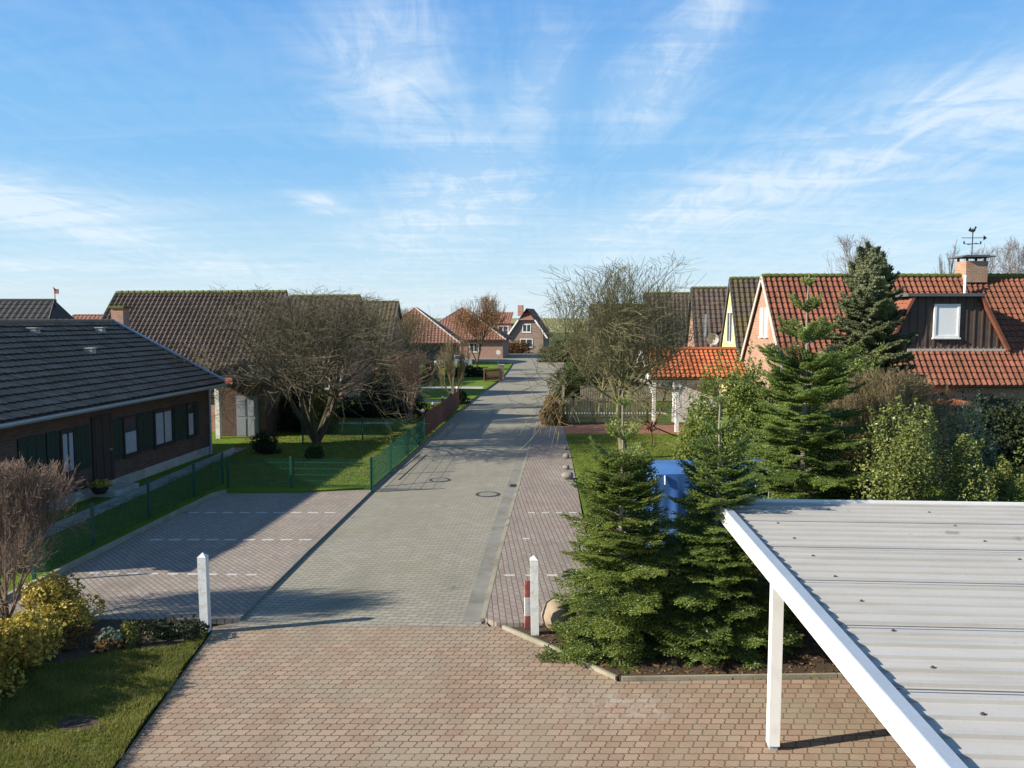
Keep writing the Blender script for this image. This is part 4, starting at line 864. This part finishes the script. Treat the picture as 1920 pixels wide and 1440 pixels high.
# parked silver car
def car(loc, rz, label):
    t = thing('parked_car', label, 'car', loc, rz)
    prof = [(-2.1, .35), (-2.12, .62), (-2.0, .82), (-1.15, .93), (-.55, 1.38), (.1, 1.47), (1.0, 1.42), (1.75, 1.02), (2.08, .92), (2.12, .55), (2.05, .33)]
    b = MB(); n = len(prof); hw = lambda z: .86 if z < .95 else .86 - (z - .95) * .42
    V = [(x, -hw(z), z) for x, z in prof] + [(x, hw(z), z) for x, z in prof]
    b.poly(V, [tuple(range(n)), tuple(range(2 * n - 1, n - 1, -1))] + [(i, n + i, n + (i + 1) % n, (i + 1) % n) for i in range(n)]); o = b.build('body', M['silver'], t)
    mo = o.modifiers.new('bevel', 'BEVEL'); mo.width = .05; mo.segments = 3
    b = MB()
    for s in (-1, 1):
        y = lambda z: s * (hw(z) + .006)
        for q in ([(-.98, 1.0), (-.5, 1.33), (.12, 1.40), (.12, 1.0)], [(.2, 1.0), (.2, 1.40), (.95, 1.36), (1.5, 1.0)]): b.poly([(x, y(z), z) for x, z in q], [(0, 1, 2, 3) if s < 0 else (3, 2, 1, 0)])
    b.poly([(-1.10, -.74, .99), (-1.10, .74, .99), (-.60, .62, 1.36), (-.60, -.62, 1.36)], [(0, 1, 2, 3)]); b.poly([(1.07, -.62, 1.40), (1.07, .62, 1.40), (1.74, .76, 1.05), (1.74, -.76, 1.05)], [(0, 1, 2, 3)])
    b.build('windows', M['glass'], t)
    for x in (-1.3, 1.32):
        for s in (-1, 1):
            b = MB(); b.tube([(x, s * .70, .31), (x, s * .885, .31)], .31, 20); w = b.build('wheel', M['rubber'], t); b = MB(); b.tube([(x, s * .886, .31), (x, s * .90, .31)], .19, 14); b.build('rim', M['zinc'], w)
    for s in (-1, 1): b = MB(); b.box(-2.14, -2.02, s * .70 - .14, s * .70 + .14, .60, .76); b.build('headlight', M['white'], t); b = MB(); b.box(2.04, 2.14, s * .70 - .12, s * .70 + .12, .66, .86); b.build('tail_light', M['redtrim'], t)
    return t
p = G(848, 690, .1); car((p.x + .1, 90.3, .10), R(4), 'silver car parked in front of the low red hipped house')

# ================================================================ VEGETATION
def unit(v): return v / (np.linalg.norm(v, axis=-1, keepdims=True) + 1e-9)
def fir(name, label, cat, loc, h, Rr, seed, mat='fir', z0=.12, ann=.44, nl=.034, nw=.0095, sp=.017, lead=1.1, topf=.48, var=.32, droop=.0, power=.85, bare=True, thin=.5, bk='bark_fir', group=None):
    g = np.random.RandomState(seed); t = thing(name, label, cat, loc, group=group)
    b = MB(); zs = np.linspace(-.1, h, 9); b.tube([(.012 * math.sin(z * 3 + seed), .012 * math.cos(z * 2.3), z) for z in zs], [max(.010, .024 * (h - z) * .62 + .008) for z in zs], 8); b.build('trunk', M[bk], t)
    S0, S1, UP, AV = [], [], [], []; W0, W1, WR = [], [], []
    lv = []; z = h - .30
    while z > z0: lv.append((z, 1.0)); z -= ann * (1 + .15 * g.randn())
    extra = []
    for (za, _), (zb_, _) in zip(lv[:-1], lv[1:]):
        if za < h - lead:
            for q in (.33, .66): extra.append((za + (zb_ - za) * q + .03 * g.randn(), .80))
    def seg(p, q, up, a): S0.append(p); S1.append(q); UP.append(up); AV.append(a)
    for z, sc in lv + extra:
        fr = (h - z) / (h - z0); L0 = Rr * (fr ** power) * sc * min(1, topf + 2.2 * fr) + .09; nb = (5 if fr < .3 else 8) if sc == 1 else 6; a0 = g.rand() * 6.28
        for k in range(nb):
            az_ = a0 + 6.283 * k / nb + .25 * g.randn(); L = L0 * (.96 - var / 2 + var * g.rand()); e0 = R(48) * (1 - fr) ** 2 + R(14) - droop * fr - R(16) * fr + .08 * g.randn()
            n = max(3, int(L / .075)); p = np.array([.01, .01, z]); cb = .46 + .30 * g.randn(); side = np.array([-math.sin(az_), math.cos(az_), 0.])
            for i in range(n):
                tt = i / n; e = e0 - .28 * math.sin(tt * 2.4) * fr + .30 * tt * tt
                d = np.array([math.cos(az_) * math.cos(e), math.sin(az_) * math.cos(e), math.sin(e)]); q = p + d * L / n; up = np.cross(d, side); up = up if up[2] > 0 else -up
                W0.append(p); W1.append(q); WR.append(.004 + .012 * (1 - tt) * min(1, L))
                if tt > .10 or fr < .25: seg(p, q, up, cb + .25 * tt)
                if i > 0 and (tt > .12):
                    for s in (-1, 1):
                        l = min(.46, .50 * L * (1 - tt) ** .8 + .07) * (.72 + .5 * g.rand())
                        dd = unit(d * .72 + side * s * .70 + up * .10 * g.randn()); q2 = p + dd * l; q2[2] -= (.08 + .10 * g.rand()) * l
                        seg(p, q2, up, cb + .30 * tt + .05)
                        if l > .15:
                            m = int(l / .085)
                            for j in range(1, m):
                                u = j / m; pp = p + (q2 - p) * u
                                for s2 in (-1, 1):
                                    l2 = (.40 * l * (1 - u) + .05) * (.75 + .4 * g.rand()); d2 = unit(dd * .75 + np.cross(up, dd) * s2 * .66); seg(pp, pp + d2 * l2, up, cb + .35 * u + .1 * g.randn())
                p = q
    S0, S1, UP, AV = np.array(S0), np.array(S1), np.array(UP), np.array(AV); ln = np.linalg.norm(S1 - S0, axis=1); cnt = np.maximum(2, (ln / sp).astype(int)); idx = np.repeat(np.arange(len(ln)), cnt)
    off_ = np.arange(len(idx)) - np.repeat(np.cumsum(cnt) - cnt, cnt); u = (off_ + g.rand(len(idx))) / cnt[idx]
    D = unit(S1 - S0)[idx]; U = UP[idx]; Sd = unit(np.cross(D, U)); B_ = S0[idx] + (S1 - S0)[idx] * u[:, None]; b = MB()
    tipf = np.clip(1.15 - u * .3, .6, 1.1)[:, None]
    for s in (-1, 1):
        dirn = unit(D * .50 + Sd * s * (.75 + .2 * g.randn(len(idx), 1)) + U * (.28 + .25 * g.randn(len(idx), 1))); tip = B_ + dirn * nl * tipf * (.8 + .4 * g.rand(len(idx), 1))
        wv = unit(D * .7 + U * .5 * g.randn(len(idx), 1)) * nw; b.tris(np.stack([B_ - wv, B_ + wv, tip], 1), np.clip(AV[idx] + .12 * g.randn(len(idx)), 0, 1))
    dirn = unit(D * .6 + U * .8); b.tris(np.stack([B_ - Sd * nw, B_ + Sd * nw, B_ + dirn * nl * .7], 1), np.clip(AV[idx] + .1, 0, 1))
    cr = b.build('crown', M[mat], t)
    b = MB(); WR = np.array(WR); b.segs(np.array(W0), np.array(W1), WR, WR * .8, 4); b.build('branches', M[bk], t); return t
fir('fir_tree', 'young fir nearest the pavement, left of the two before the blue tarpaulin', 'fir tree', (1.84, 13.15, .04), 4.30, 1.42, 11, 'fir', power=.74, nl=.034, nw=.0085, sp=.0125, group='firs in the bed by the forecourt')
fir('fir_tree', 'young fir standing between the pavement fir and the white carport post', 'fir tree', (3.44, 13.1, .04), 4.32, 1.38, 12, 'fir2', power=.72, nl=.034, nw=.0085, sp=.0125, group='firs in the bed by the forecourt')
fir('fir_tree', 'tallest fir with a long thin leader behind the corner of the white carport', 'fir tree', (6.35, 17.2, .04), 6.45, 2.1, 13, 'fir2', ann=.62, nl=.046, nw=.0125, sp=.021, lead=2.0, topf=.32, power=.56, group='firs in the bed by the forecourt')
fir('fir_tree', 'low fir filling the gap behind the white carport post', 'fir tree', (4.75, 14.5, .04), 2.3, 1.15, 17, 'fir2', nl=.04, nw=.012, sp=.024, group='firs in the bed by the forecourt')

def tree(name, label, cat, loc, h, spread, seed, levels=(7, 6, 5, 4), L0=.5, trunk_h=.18, r0=.14, ang=(35, 50), up=.12, bk='bark_olive', tw='bark_olive', stems=1, rmin=.005, flat=0.0, jit=.16, ratio=.72, low=.0, r1=None, rk=.55, fan=None, group=None, wide=None, tn=3):
    """bare tree: limbs fork again and again; afterwards fitted to the height and spread wanted"""
    g = np.random.RandomState(seed); P0, P1, R0_, R1_, LV, AV = [], [], [], [], [], []
    def grow(p, d, L, r, lev, a):
        n = 5 if lev < 2 else (4 if lev < 3 else 3); kids = []
        for i in range(n):
            d = unit(d + g.normal(0, jit, 3) + np.array([0, 0, up if lev > 0 else .03]) ); q = p + d * L / n; ra = r * (1 - .55 * i / n); rb = r * (1 - .55 * (i + 1) / n)
            P0.append(p); P1.append(q); R0_.append(ra); R1_.append(rb); LV.append(lev); AV.append(a); p = q
            if lev < len(levels): kids.append((p, d, rb, (i + 1) / n))
        if lev >= len(levels): return
        m = levels[lev]
        for k in range(m):
            t_ = (k + .5 + g.rand() * .5) / m; t_ = max(t_, .30 if lev else low); j = min(n - 1, int(t_ * n)); pp, dd, rr, _ = kids[j]
            an = R(g.uniform(*ang)) * (1.0 if lev else .95); ax = unit(np.cross(dd, g.normal(0, 1, 3))); 
            if lev == 0 and fan: an = R(fan[0] + (fan[1] - fan[0]) * k / (m - 1) + 5 * g.randn())
            if lev == 0 and stems == 1: a_ = 2.4 * k + seed; ax = np.array([math.cos(a_), math.sin(a_), 0.])
            nd = dd * math.cos(an) + ax * math.sin(an); nd[2] *= 1 - flat; nd = unit(nd)
            grow(pp, nd, L * (r1 if (r1 and lev == 0) else ratio * (1.15 - .45 * t_)) * g.uniform(.75, 1.2), rr * (.75 if (r1 and lev == 0) else rk), lev + 1, np.clip(a + .2 * g.randn(), 0, 1))
    for s in range(stems):
        d = np.array([0, 0, 1.]) if stems == 1 else unit(np.array([.55 * math.cos(6.28 * s / stems + seed), .55 * math.sin(6.28 * s / stems + seed), 1.0]))
        grow(np.array([0., 0, 0]) + (0 if stems == 1 else .05) * d, d, 1.0, r0 / h * (1 if stems == 1 else .8), 0, .5)
    P0, P1 = np.array(P0), np.array(P1); R0_, R1_, LV, AV = np.array(R0_), np.array(R1_), np.array(LV), np.array(AV)
    zt_ = np.percentile(P1[:, 2], 99.7); xs_ = np.percentile(np.abs(P1[:, 0] - np.median(P1[:, 0])), 99); ys_ = np.percentile(np.abs(P1[:, 1]), 99)
    sc = np.array([spread / 2 / xs_, (wide or spread) / 2 / ys_, 1.05 * h / zt_]); P0 = P0 * sc; P1 = P1 * sc
    for q_ in (P0, P1): q_[:, 2] = np.where(q_[:, 2] > .9 * h, .9 * h + (q_[:, 2] - .9 * h) * .45, q_[:, 2])
    R0_ = np.maximum(R0_ * h, rmin); R1_ = np.maximum(R1_ * h, rmin * .75); t = thing(name, label, cat, loc, group=group)
    k = LV <= 1; b = MB(); b.segs(P0[k], P1[k], R0_[k], R1_[k], 7, AV[k])
    if stems == 1 or r0 > .1: b.tube([(0, 0, -.15), (0, 0, .25)], [r0 * 1.5, r0 * 1.05], 9)
    b.build('trunk', M[bk], t, smooth=True); k = ~k; b = MB(); b.segs(P0[k], P1[k], R0_[k], R1_[k], tn, AV[k]); b.build('crown', M[tw], t); return t
BIG = (9, 8, 7, 6, 3)
tree('bare_tree', 'tall mossy bare tree with upswept branches on the right lawn by the pavement', 'bare tree', (4.35, 31.0, .06), 8.0, 7.0, 21, (12, 8, 8, 6), r0=.19, ang=(26, 54), up=.045, bk='bark_moss', tw='bark_moss', low=.84, r1=1.5, fan=(68, 10), rk=.58, rmin=.0072, ratio=.70, jit=.12)
tree('bare_tree', 'broad spreading dark bare tree with many stems on the left lawn', 'bare tree', (-8.55, 34.6, .09), 6.9, 11.0, 22, (7, 6, 6, 5), r0=.17, ang=(26, 56), up=.03, bk='bark_dark', tw='bark_olive', stems=7, low=.42, flat=.2, rmin=.0060, ratio=.74, jit=.12)
tree('bare_tree', 'upright orange twigged tree before the far houses left of the road', 'bare tree', (-3.6, 80, .08), 8.2, 6.4, 23, (10, 8, 6, 5), r0=.13, ang=(26, 54), up=.07, bk='bark_dark', tw='twig_orange', low=.14, rmin=.011)
tree('bare_tree', 'thin bare tree with orange twigs at the left flank of the hipped house', 'bare tree', (-11.6, 86, .08), 7.0, 4.6, 24, (8, 6, 5, 4), r0=.13, ang=(25, 45), up=.12, tw='twig_orange', low=.2, rmin=.009)
tree('bare_shrub', 'tall pink brown bare shrub at the left edge behind the golden bushes', 'shrub', (-9.05, 13.9, .05), 3.1, 2.15, 25, (7, 6, 6, 5), r0=.035, ang=(20, 42), up=.10, bk='twig_pink', tw='twig_pink', stems=7, low=.1, rmin=.0032)
tree('bare_shrub', 'slender bare shrub on the far lawn in front of the pale path', 'shrub', tuple(G(852, 764, .1)), 4.4, 2.2, 26, (6, 5, 4), r0=.06, ang=(16, 34), up=.14, bk='twig_brown', tw='twig_brown', stems=6, low=.1, rmin=.009)
tree('bare_shrub', 'wispy pinkish bare shrub right of the spreading tree', 'shrub', tuple(G(768, 792, .1)), 4.0, 2.6, 27, (6, 5, 4), r0=.05, ang=(16, 36), up=.12, bk='twig_pink', tw='twig_pink', stems=6, low=.1, rmin=.008)
tree('bare_shrub', 'tall bare bush between the middle row house and the spreading tree', 'shrub', tuple(G(735, 762, .1)), 4.4, 3.8, 28, (6, 5, 5), r0=.07, ang=(20, 44), up=.08, bk='bark_dark', tw='bark_dark', stems=5, low=.1, rmin=.007)
tree('bare_tree', 'bare tree with brown twigs left of the silver car', 'bare tree', tuple(G(778, 715, .1)), 6.0, 4.2, 29, (8, 6, 5, 4), r0=.11, ang=(22, 44), up=.10, bk='bark_dark', tw='twig_brown', low=.15, rmin=.009)
for k, (px, top, Y, sp_, lb) in enumerate(((1648, 428, 46, 3.6, 'feathery bare birch rising just behind the dark spruce'), (1782, 446, 50, 3.0, 'slim bare birch behind the roof left of the chimney'), (1845, 452, 54, 4.4, 'bare birch behind the weather vane'), (1888, 440, 50, 4.4, 'bare birch right of the chimney'), (1935, 436, 52, 4.4, 'bare birch at the right edge of the sky'))):
    p = P(px, top, Y); tree('birch_tree', lb, 'birch tree', (p.x, Y, 0), p.z, sp_, 31 + k, (15, 9, 8), r0=.09, ang=(18, 42), up=.02, bk='birch', tw='birch', low=.3, rmin=.0085, ratio=.58, group='bare birches behind the red roof')
tree('bare_shrub', 'brownish bare shrub with seed heads behind the firs in front of the red roof', 'shrub', (9.25, 19.7, .05), 4.35, 3.0, 37, (9, 7, 6, 5), r0=.05, ang=(18, 40), up=.10, bk='twig_brown', tw='twig_brown', stems=8, low=.1, rmin=.0055)
tree('bare_tree', 'small mossy bare tree behind the tall one beside the far pavement', 'bare tree', (5.2, 47, .06), 5.4, 5.2, 38, (8, 6, 5, 4), r0=.13, ang=(28, 52), up=.06, bk='bark_moss', tw='bark_moss', low=.2, rmin=.009)
tree('bare_tree', 'distant bare tree beside the right end of the road', 'bare tree', (8.2, 78, .06), 5.4, 6.0, 39, (8, 6, 5, 4), r0=.13, ang=(28, 52), up=.05, bk='bark_moss', tw='bark_olive', low=.15, rmin=.009)

def bush(name, label, cat, loc, rx, ry, h, seed, mat, n=14000, size=.035, lumps=26, stem='bark_dark', z0=.0, aspect=.55, fuzz=.14, cone=0.0, group=None, rz=0.0, shape='leaf', outw=.5, lr=(.24, .42)):
    g = np.random.RandomState(seed); t = thing(name, label, cat, loc, rz, group)
    cz = (np.arange(lumps) + g.rand(lumps)) / lumps * .84; cr_ = .70 * np.sqrt(np.maximum(0, 1 - (cz / .95) ** 2.6)) * g.rand(lumps) ** .28; ph = g.rand(lumps) * 6.283; c = np.stack([cr_ * np.cos(ph), cr_ * np.sin(ph), cz], 1); rad = g.uniform(*lr, lumps)
    if cone: rad *= (1 - cone * .5 * c[:, 2]); c[:, :2] *= (1 - cone * np.clip(c[:, 2], 0, 1))[:, None]
    li = g.randint(0, lumps, n); d = unit(g.normal(0, 1, (n, 3))); rr = rad[li] * (1 - np.abs(g.normal(0, fuzz, n)) + .10 * g.rand(n)); pos = c[li] + d * rr[:, None]
    pos[:, 2] = np.where(pos[:, 2] < .0, np.abs(pos[:, 2]) * .6, pos[:, 2]); fit = np.array([rx / np.percentile(np.abs(pos[:, 0]), 98.5), ry / np.percentile(np.abs(pos[:, 1]), 98.5), h / np.percentile(pos[:, 2], 99.3)]); pos = pos * fit; pos[:, 2] += z0
    nrm = unit(d * outw + g.normal(0, .6, (n, 3)) + np.array([0, 0, .25])); tang = unit(np.cross(nrm, g.normal(0, 1, (n, 3)))); bt = np.cross(nrm, tang)
    s = size * (.6 + .8 * g.rand(n, 1)); la = np.clip(.5 + .16 * g.randn(lumps)[li] + .22 * g.randn(n) , 0, 1); b = MB()
    if shape == 'leaf':
        b.quads(np.stack([pos - tang * s, pos + bt * s * aspect + nrm * s * .12, pos + tang * s, pos - bt * s * aspect + nrm * s * .12], 1), la)
    else:
        ax = unit(d * .8 + np.array([0, 0, .9]) + g.normal(0, .4, (n, 3))); sd_ = unit(np.cross(ax, g.normal(0, 1, (n, 3)))); b.tris(np.stack([pos - sd_ * s * aspect * .5, pos + sd_ * s * aspect * .5, pos + ax * s * 2.2], 1), la)
    ns = lumps * 2; sl_ = g.randint(0, lumps, ns); sdir = unit(unit(c[sl_] * np.array([1, 1, .6]) + .02) + g.normal(0, .45, (ns, 3)) + np.array([0, 0, .35])); k_ = max(8, n // 900 + 8)
    tt = g.rand(ns, k_, 1); sp_ = (c[sl_][:, None, :] + sdir[:, None, :] * rad[sl_][:, None, None] * (.75 + tt * .75 * g.rand(ns, 1, 1)) + g.normal(0, .018, (ns, k_, 3))).reshape(-1, 3) * fit; sp_[:, 2] = np.abs(sp_[:, 2]) + z0
    m_ = len(sp_); n2_ = unit(g.normal(0, 1, (m_, 3)) + np.array([0, 0, .4])); t2_ = unit(np.cross(n2_, g.normal(0, 1, (m_, 3)))); b2_ = np.cross(n2_, t2_); s2 = size * (.5 + .9 * g.rand(m_, 1)); fb = b
    fb.quads(np.stack([sp_ - t2_ * s2, sp_ + b2_ * s2 * aspect, sp_ + t2_ * s2, sp_ - b2_ * s2 * aspect], 1), np.clip(.55 + .25 * g.randn(m_), 0, 1)); fb.build('foliage', M[mat], t)
    b = MB(); e = c * fit * .95 + np.array([0, 0, z0]); st0 = g.normal(0, .06, (lumps, 3)) * np.array([rx, ry, 0]); mid = (st0 + e) * .5 + g.normal(0, .05, (lumps, 3)); r = np.full(lumps, .018)
    b.segs(np.concatenate([st0, mid]), np.concatenate([mid, e]), np.concatenate([r, r * .75]), np.concatenate([r * .75, r * .4]), 5); b.build('stems', M[stem], t); return t
# golden bushes by the bed
bush('golden_shrub', 'golden leaved shrub at the far end of the bed touching the parking bays', 'shrub', (-8.0, 13.75, .05), .60, .5, .90, 41, 'euonymus', 7000, .032)
bush('golden_shrub', 'small bright golden shrub between the two larger ones along the bed', 'shrub', (-8.0, 12.9, .05), .46, .42, .66, 42, 'euonymus', 5500, .034)
bush('golden_shrub', 'large golden shrub nearest the left lawn at the picture edge', 'shrub', (-7.9, 11.7, .05), .78, .75, .92, 43, 'euonymus', 10000, .036)
bush('golden_shrub', 'golden shrub half cut by the left edge in front of the others', 'shrub', (-8.25, 10.7, .05), .95, 1.0, 1.35, 44, 'euonymus', 12000, .036)
bush('evergreen_shrub', 'dark green low shrub at the foot of the pink bare shrub', 'shrub', (-9.3, 13.1, .05), .6, .5, .6, 45, 'hedge', 5000, .03)
for k, (px, py, r, hh, mt, lb) in enumerate(((205, 1215, .30, .22, 'dry', 'low dry perennial clump in the bed nearest the golden shrubs'), (215, 1212, .26, .30, 'juniper', 'grey green leafy clump in the middle of the bed'), (246, 1213, .16, .42, 'thuja', 'slim yellow green upright plant in the bed'), (285, 1190, .4, .26, 'evergreen', 'dark mat of ground plants in the bed near the white post'), (345, 1193, .42, .30, 'evergreen', 'dark leafy clump beside the left white post'), (130, 1205, .5, .3, 'dry', 'withered brown clump at the foot of the golden shrubs'))):
    bush('bed_plant', lb, 'plant', tuple(G(px, py, .05)), r, r * .8, hh, 50 + k, mt, 900, .028, 12)
# behind the firs on the right
bush('privet_bush', 'big light green privet bush left of the tallest fir', 'bush', (6.1, 21.6, .05), 1.45, 1.3, 3.95, 61, 'laurel', 60000, .042, 54)
bush('privet_bush', 'light green privet bush between the tallest fir and the brown shrub', 'bush', (8.5, 21.2, .05), 1.7, 1.3, 4.2, 62, 'laurel', 60000, .042, 40, lr=(.15, .42))
bush('ivy_bush', 'wide glossy yellow green ivy bush behind the carport roof', 'bush', (8.0, 15.3, .05), 1.35, 1.1, 3.60, 63, 'ivy', 46000, .029, 26, lr=(.13, .46))
bush('ivy_bush', 'ivy bush cut by the right edge beyond the carport roof', 'bush', (9.9, 15.5, .05), .85, .9, 2.95, 64, 'ivy', 24000, .028, 20, lr=(.15, .46))
bush('evergreen_bush', 'dark evergreen bush between the tallest fir and the ivy', 'bush', (7.9, 19.4, .05), 1.0, .9, 3.1, 65, 'hedge', 14000, .034, 30)
bush('juniper_bush', 'blue green juniper standing behind the ivy bushes', 'bush', (10.4, 18.0, .05), .9, .8, 3.45, 66, 'juniper', 16000, .030, 30, cone=.6, shape='spike', aspect=.25)
bush('evergreen_hedge', 'dark evergreen hedge under the eaves of the red roofed house', 'hedge', (17.4, 27.5, .05), 3.3, 1.5, 2.75, 67, 'evergreen', 30000, .06, 50)
bush('evergreen_bush', 'dark evergreen bush between the brown shrub and the hedge under the eaves', 'bush', (14.0, 25.2, .05), 1.3, 1.1, 2.5, 68, 'evergreen', 14000, .05, 30)
bush('pavement_shrub', 'rust brown dead headed shrub on the pavement edge by the picket fence', 'shrub', tuple(G(1037, 796, .06)), .66, .7, 1.42, 69, 'dry', 8000, .05, 24)
bush('evergreen_bush', 'dark bush behind the picket fence below the tall bare tree', 'bush', (4.6, 56, .05), 1.8, 1.2, 2.2, 70, 'hedge', 10000, .07, 30)
bush('evergreen_hedge', 'mixed hedge along the far right garden behind the bare trees', 'hedge', (9.0, 64, .05), 4.6, 1.5, 2.6, 71, 'hedge', 16000, .09, 44)
bush('evergreen_hedge', 'low hedge at the right bend of the road end', 'hedge', (8.5, 104, .05), 4.6, 2.0, 2.6, 72, 'hedge', 12000, .11, 40)
fir('spruce_tree', 'dense dark spruce in front of the red roof beside the dormer', 'spruce tree', (12.85, 28.6, .05), 8.05, 1.90, 14, 'spruce', ann=.36, nl=.10, nw=.036, sp=.048, lead=.3, var=.95, topf=1.0, droop=.30, power=.47, bk='bark_dark')
# left gardens
bush('thuja_bush', 'yellow green column thuja behind the stems of the spreading tree', 'bush', tuple(G(603, 812, .1)), .72, .65, 2.5, 73, 'thuja', 9000, .045, 26, cone=.35)
bush('evergreen_hedge', 'low dark hedge on the left lawn behind the mesh fence', 'hedge', (-7.6, 44.3, .1), 3.0, .7, 1.15, 74, 'evergreen', 14000, .05, 50)
bush('evergreen_bush', 'dark rounded evergreen right of the spreading tree', 'bush', tuple(G(728, 775, .1)), 1.5, 1.2, 2.5, 75, 'evergreen', 12000, .06, 30)
bush('evergreen_bush', 'tall dark conifer shaped bush beside the middle row house', 'bush', tuple(G(752, 752, .1)), 1.2, 1.1, 2.4, 76, 'hedge', 10000, .06, 30, cone=.5)
bush('box_ball', 'small round dark box ball on the far lawn near the silver car', 'bush', tuple(G(808, 712, .1)), .75, .75, 1.5, 77, 'evergreen', 4000, .06, 22)
bush('box_ball', 'round dark reddish shrub on the left lawn near the garage', 'bush', tuple(G(501, 850, .1)), .55, .5, .85, 78, 'evergreen', 4000, .04, 20)
bush('evergreen_bush', 'small green bush at the foot of the spreading tree', 'bush', tuple(G(590, 860, .1)), .35, .3, .5, 79, 'hedge', 4000, .04, 18)
bush('evergreen_hedge', 'dark hedge at the feet of the orange twigged tree', 'hedge', (-4.4, 76.0, .1), 1.9, .8, 1.0, 80, 'evergreen', 6000, .07, 30)
bush('evergreen_bush', 'dark shrub below the slender bare shrub at the fence end', 'bush', tuple(G(862, 757, .1)), .6, .6, .9, 81, 'evergreen', 4000, .05, 18)
bush('evergreen_hedge', 'mixed brown hedge between the row houses and the far lawn', 'hedge', (-9.3, 67, .1), 1.8, 3.0, 2.6, 82, 'dry', 12000, .08, 40)
bush('evergreen_bush', 'ivy clad dark bush at the gable of the steep roofed house', 'bush', (-10.4, 39.0, .1), 1.5, 1.0, 1.9, 83, 'evergreen', 9000, .06, 30)
bush('evergreen_hedge', 'pale brown bushes in front of the grey gabled house', 'hedge', (-1.0, 131.5, .0), 4.5, 1.0, 2.0, 84, 'dry', 8000, .12, 40)

# ================================================================ GRASS
def inside(pt, poly):
    x, y = pt[:, 0], pt[:, 1]; r = np.zeros(len(pt), bool); n = len(poly)
    for i in range(n):
        (x0, y0), (x1, y1) = poly[i], poly[(i + 1) % n]; c_ = ((y0 > y) != (y1 > y)) & (x < (x1 - x0) * (y - y0) / (y1 - y0 + 1e-12) + x0); r ^= c_
    return r
def grass(poly, z, n, h, w, label, seed):
    g = np.random.RandomState(seed); P_ = np.array(poly); lo, hi = P_.min(0), P_.max(0); q = lo + (hi - lo) * g.rand(n, 2); q = q[inside(q, poly)]; s0 = G(150, 1356, .05); q = q[((q[:, 0] - s0.x) / .30) ** 2 + ((q[:, 1] - s0.y) / .22) ** 2 > 1]; m = len(q)
    p = np.concatenate([q, np.full((m, 1), z)], 1); a = g.rand(m) * 6.28; s = np.stack([np.cos(a), np.sin(a), 0 * a], 1) * w
    cl = .5 + .5 * np.sin(q[:, 0] * 4.1 + 2 * np.sin(q[:, 1] * 3.3)) * np.cos(q[:, 1] * 5.2 + 1.5 * np.sin(q[:, 0] * 2.7))
    kp = g.rand(m) < .45 + .75 * cl; q, p, s, cl = q[kp], p[kp], s[kp], cl[kp]; m = len(q)
    tip = p + np.concatenate([g.normal(0, .5, (m, 2)), np.ones((m, 1))], 1) * (h * (.5 + .5 * g.rand(m) + .6 * cl))[:, None]; b = MB(); b.tris(np.stack([p - s, p + s, tip], 1), np.clip(.25 * g.rand(m) + .5 * cl + .12, 0, 1))
    tag(b.build('grass', M['blade']), label, 'grass', kind='stuff')
grass([(-5.30, 13.5), (-5.22, 12.9), (-5.19, 12.2), (-5.06, 11.4), (-5.02, 10.5), (-4.87, 9.41), (-4.5, 5), (-9, 5), (-9, 12.2), (-7.2, 12.25), (-6.6, 12.7), (-5.65, 12.95)], .05, 150000, .055, .006, 'rough green grass of the front lawn beside the red pavers', 91)
grass([(1.9, 17.5), (2.16, 25), (2.4, 31), (2.57, 37.8), (11, 37.8), (11, 17.5)], .07, 60000, .05, .012, 'bright green grass on the right lawn by the pavement', 92)
grass([(-4.75, 25.6), (-3.9, 36), (-3.35, 46), (-14, 46), (-11.6, 33), (-9.45, 25.6)], .10, 70000, .05, .013, 'bright green grass of the left lawn behind the mesh fence', 93)
grass([(-9.5, 25), (-10.1, 16.5), (-16, 14.3), (-12, 14.3), (-11.3, 33)], .10, 40000, .05, .010, 'shaded grass strip between the bungalow and the parking bays', 94)

gr_ = off(RR[:3], -.06); gl_ = off(RR[:3], .06)
grass([(p.x, p.y) for p in gr_] + [(p.x, p.y) for p in gl_[::-1]], .004, 2600, .05, .010, 'thin weeds growing in the gutter joint along the right kerb', 96)
grass([(.0, 13.72), (1.55, 11.78), (5.0, 11.83), (9, 11.9), (9, 11.98), (5.0, 11.93), (1.68, 11.9), (.12, 13.8)], .004, 3000, .05, .008, 'weeds along the edging of the fir bed', 97)
# fallen leaves and needles under the firs
g = np.random.RandomState(95); pl = [(.3, 13.5), (1.66, 11.9), (5.01, 11.98), (9, 12.03), (9, 15), (1.9, 15), (1.2, 14.4)]; q = np.array([.3, 11.9]) + np.array([8.7, 3.1]) * g.rand(5200, 2); q = q[inside(q, pl)]; m = len(q)
c = np.concatenate([q, np.full((m, 1), .056)], 1); u = g.normal(0, .022, (m, 3)); v = g.normal(0, .018, (m, 3)); u[:, 2] *= .3; v[:, 2] *= .3; b = MB(); b.quads(np.stack([c - u, c + v, c + u, c - v], 1), g.rand(m))
tag(b.build('leaf_litter', M['dry']), 'dry brown leaf litter on the soil under the firs', 'leaf litter', kind='stuff')
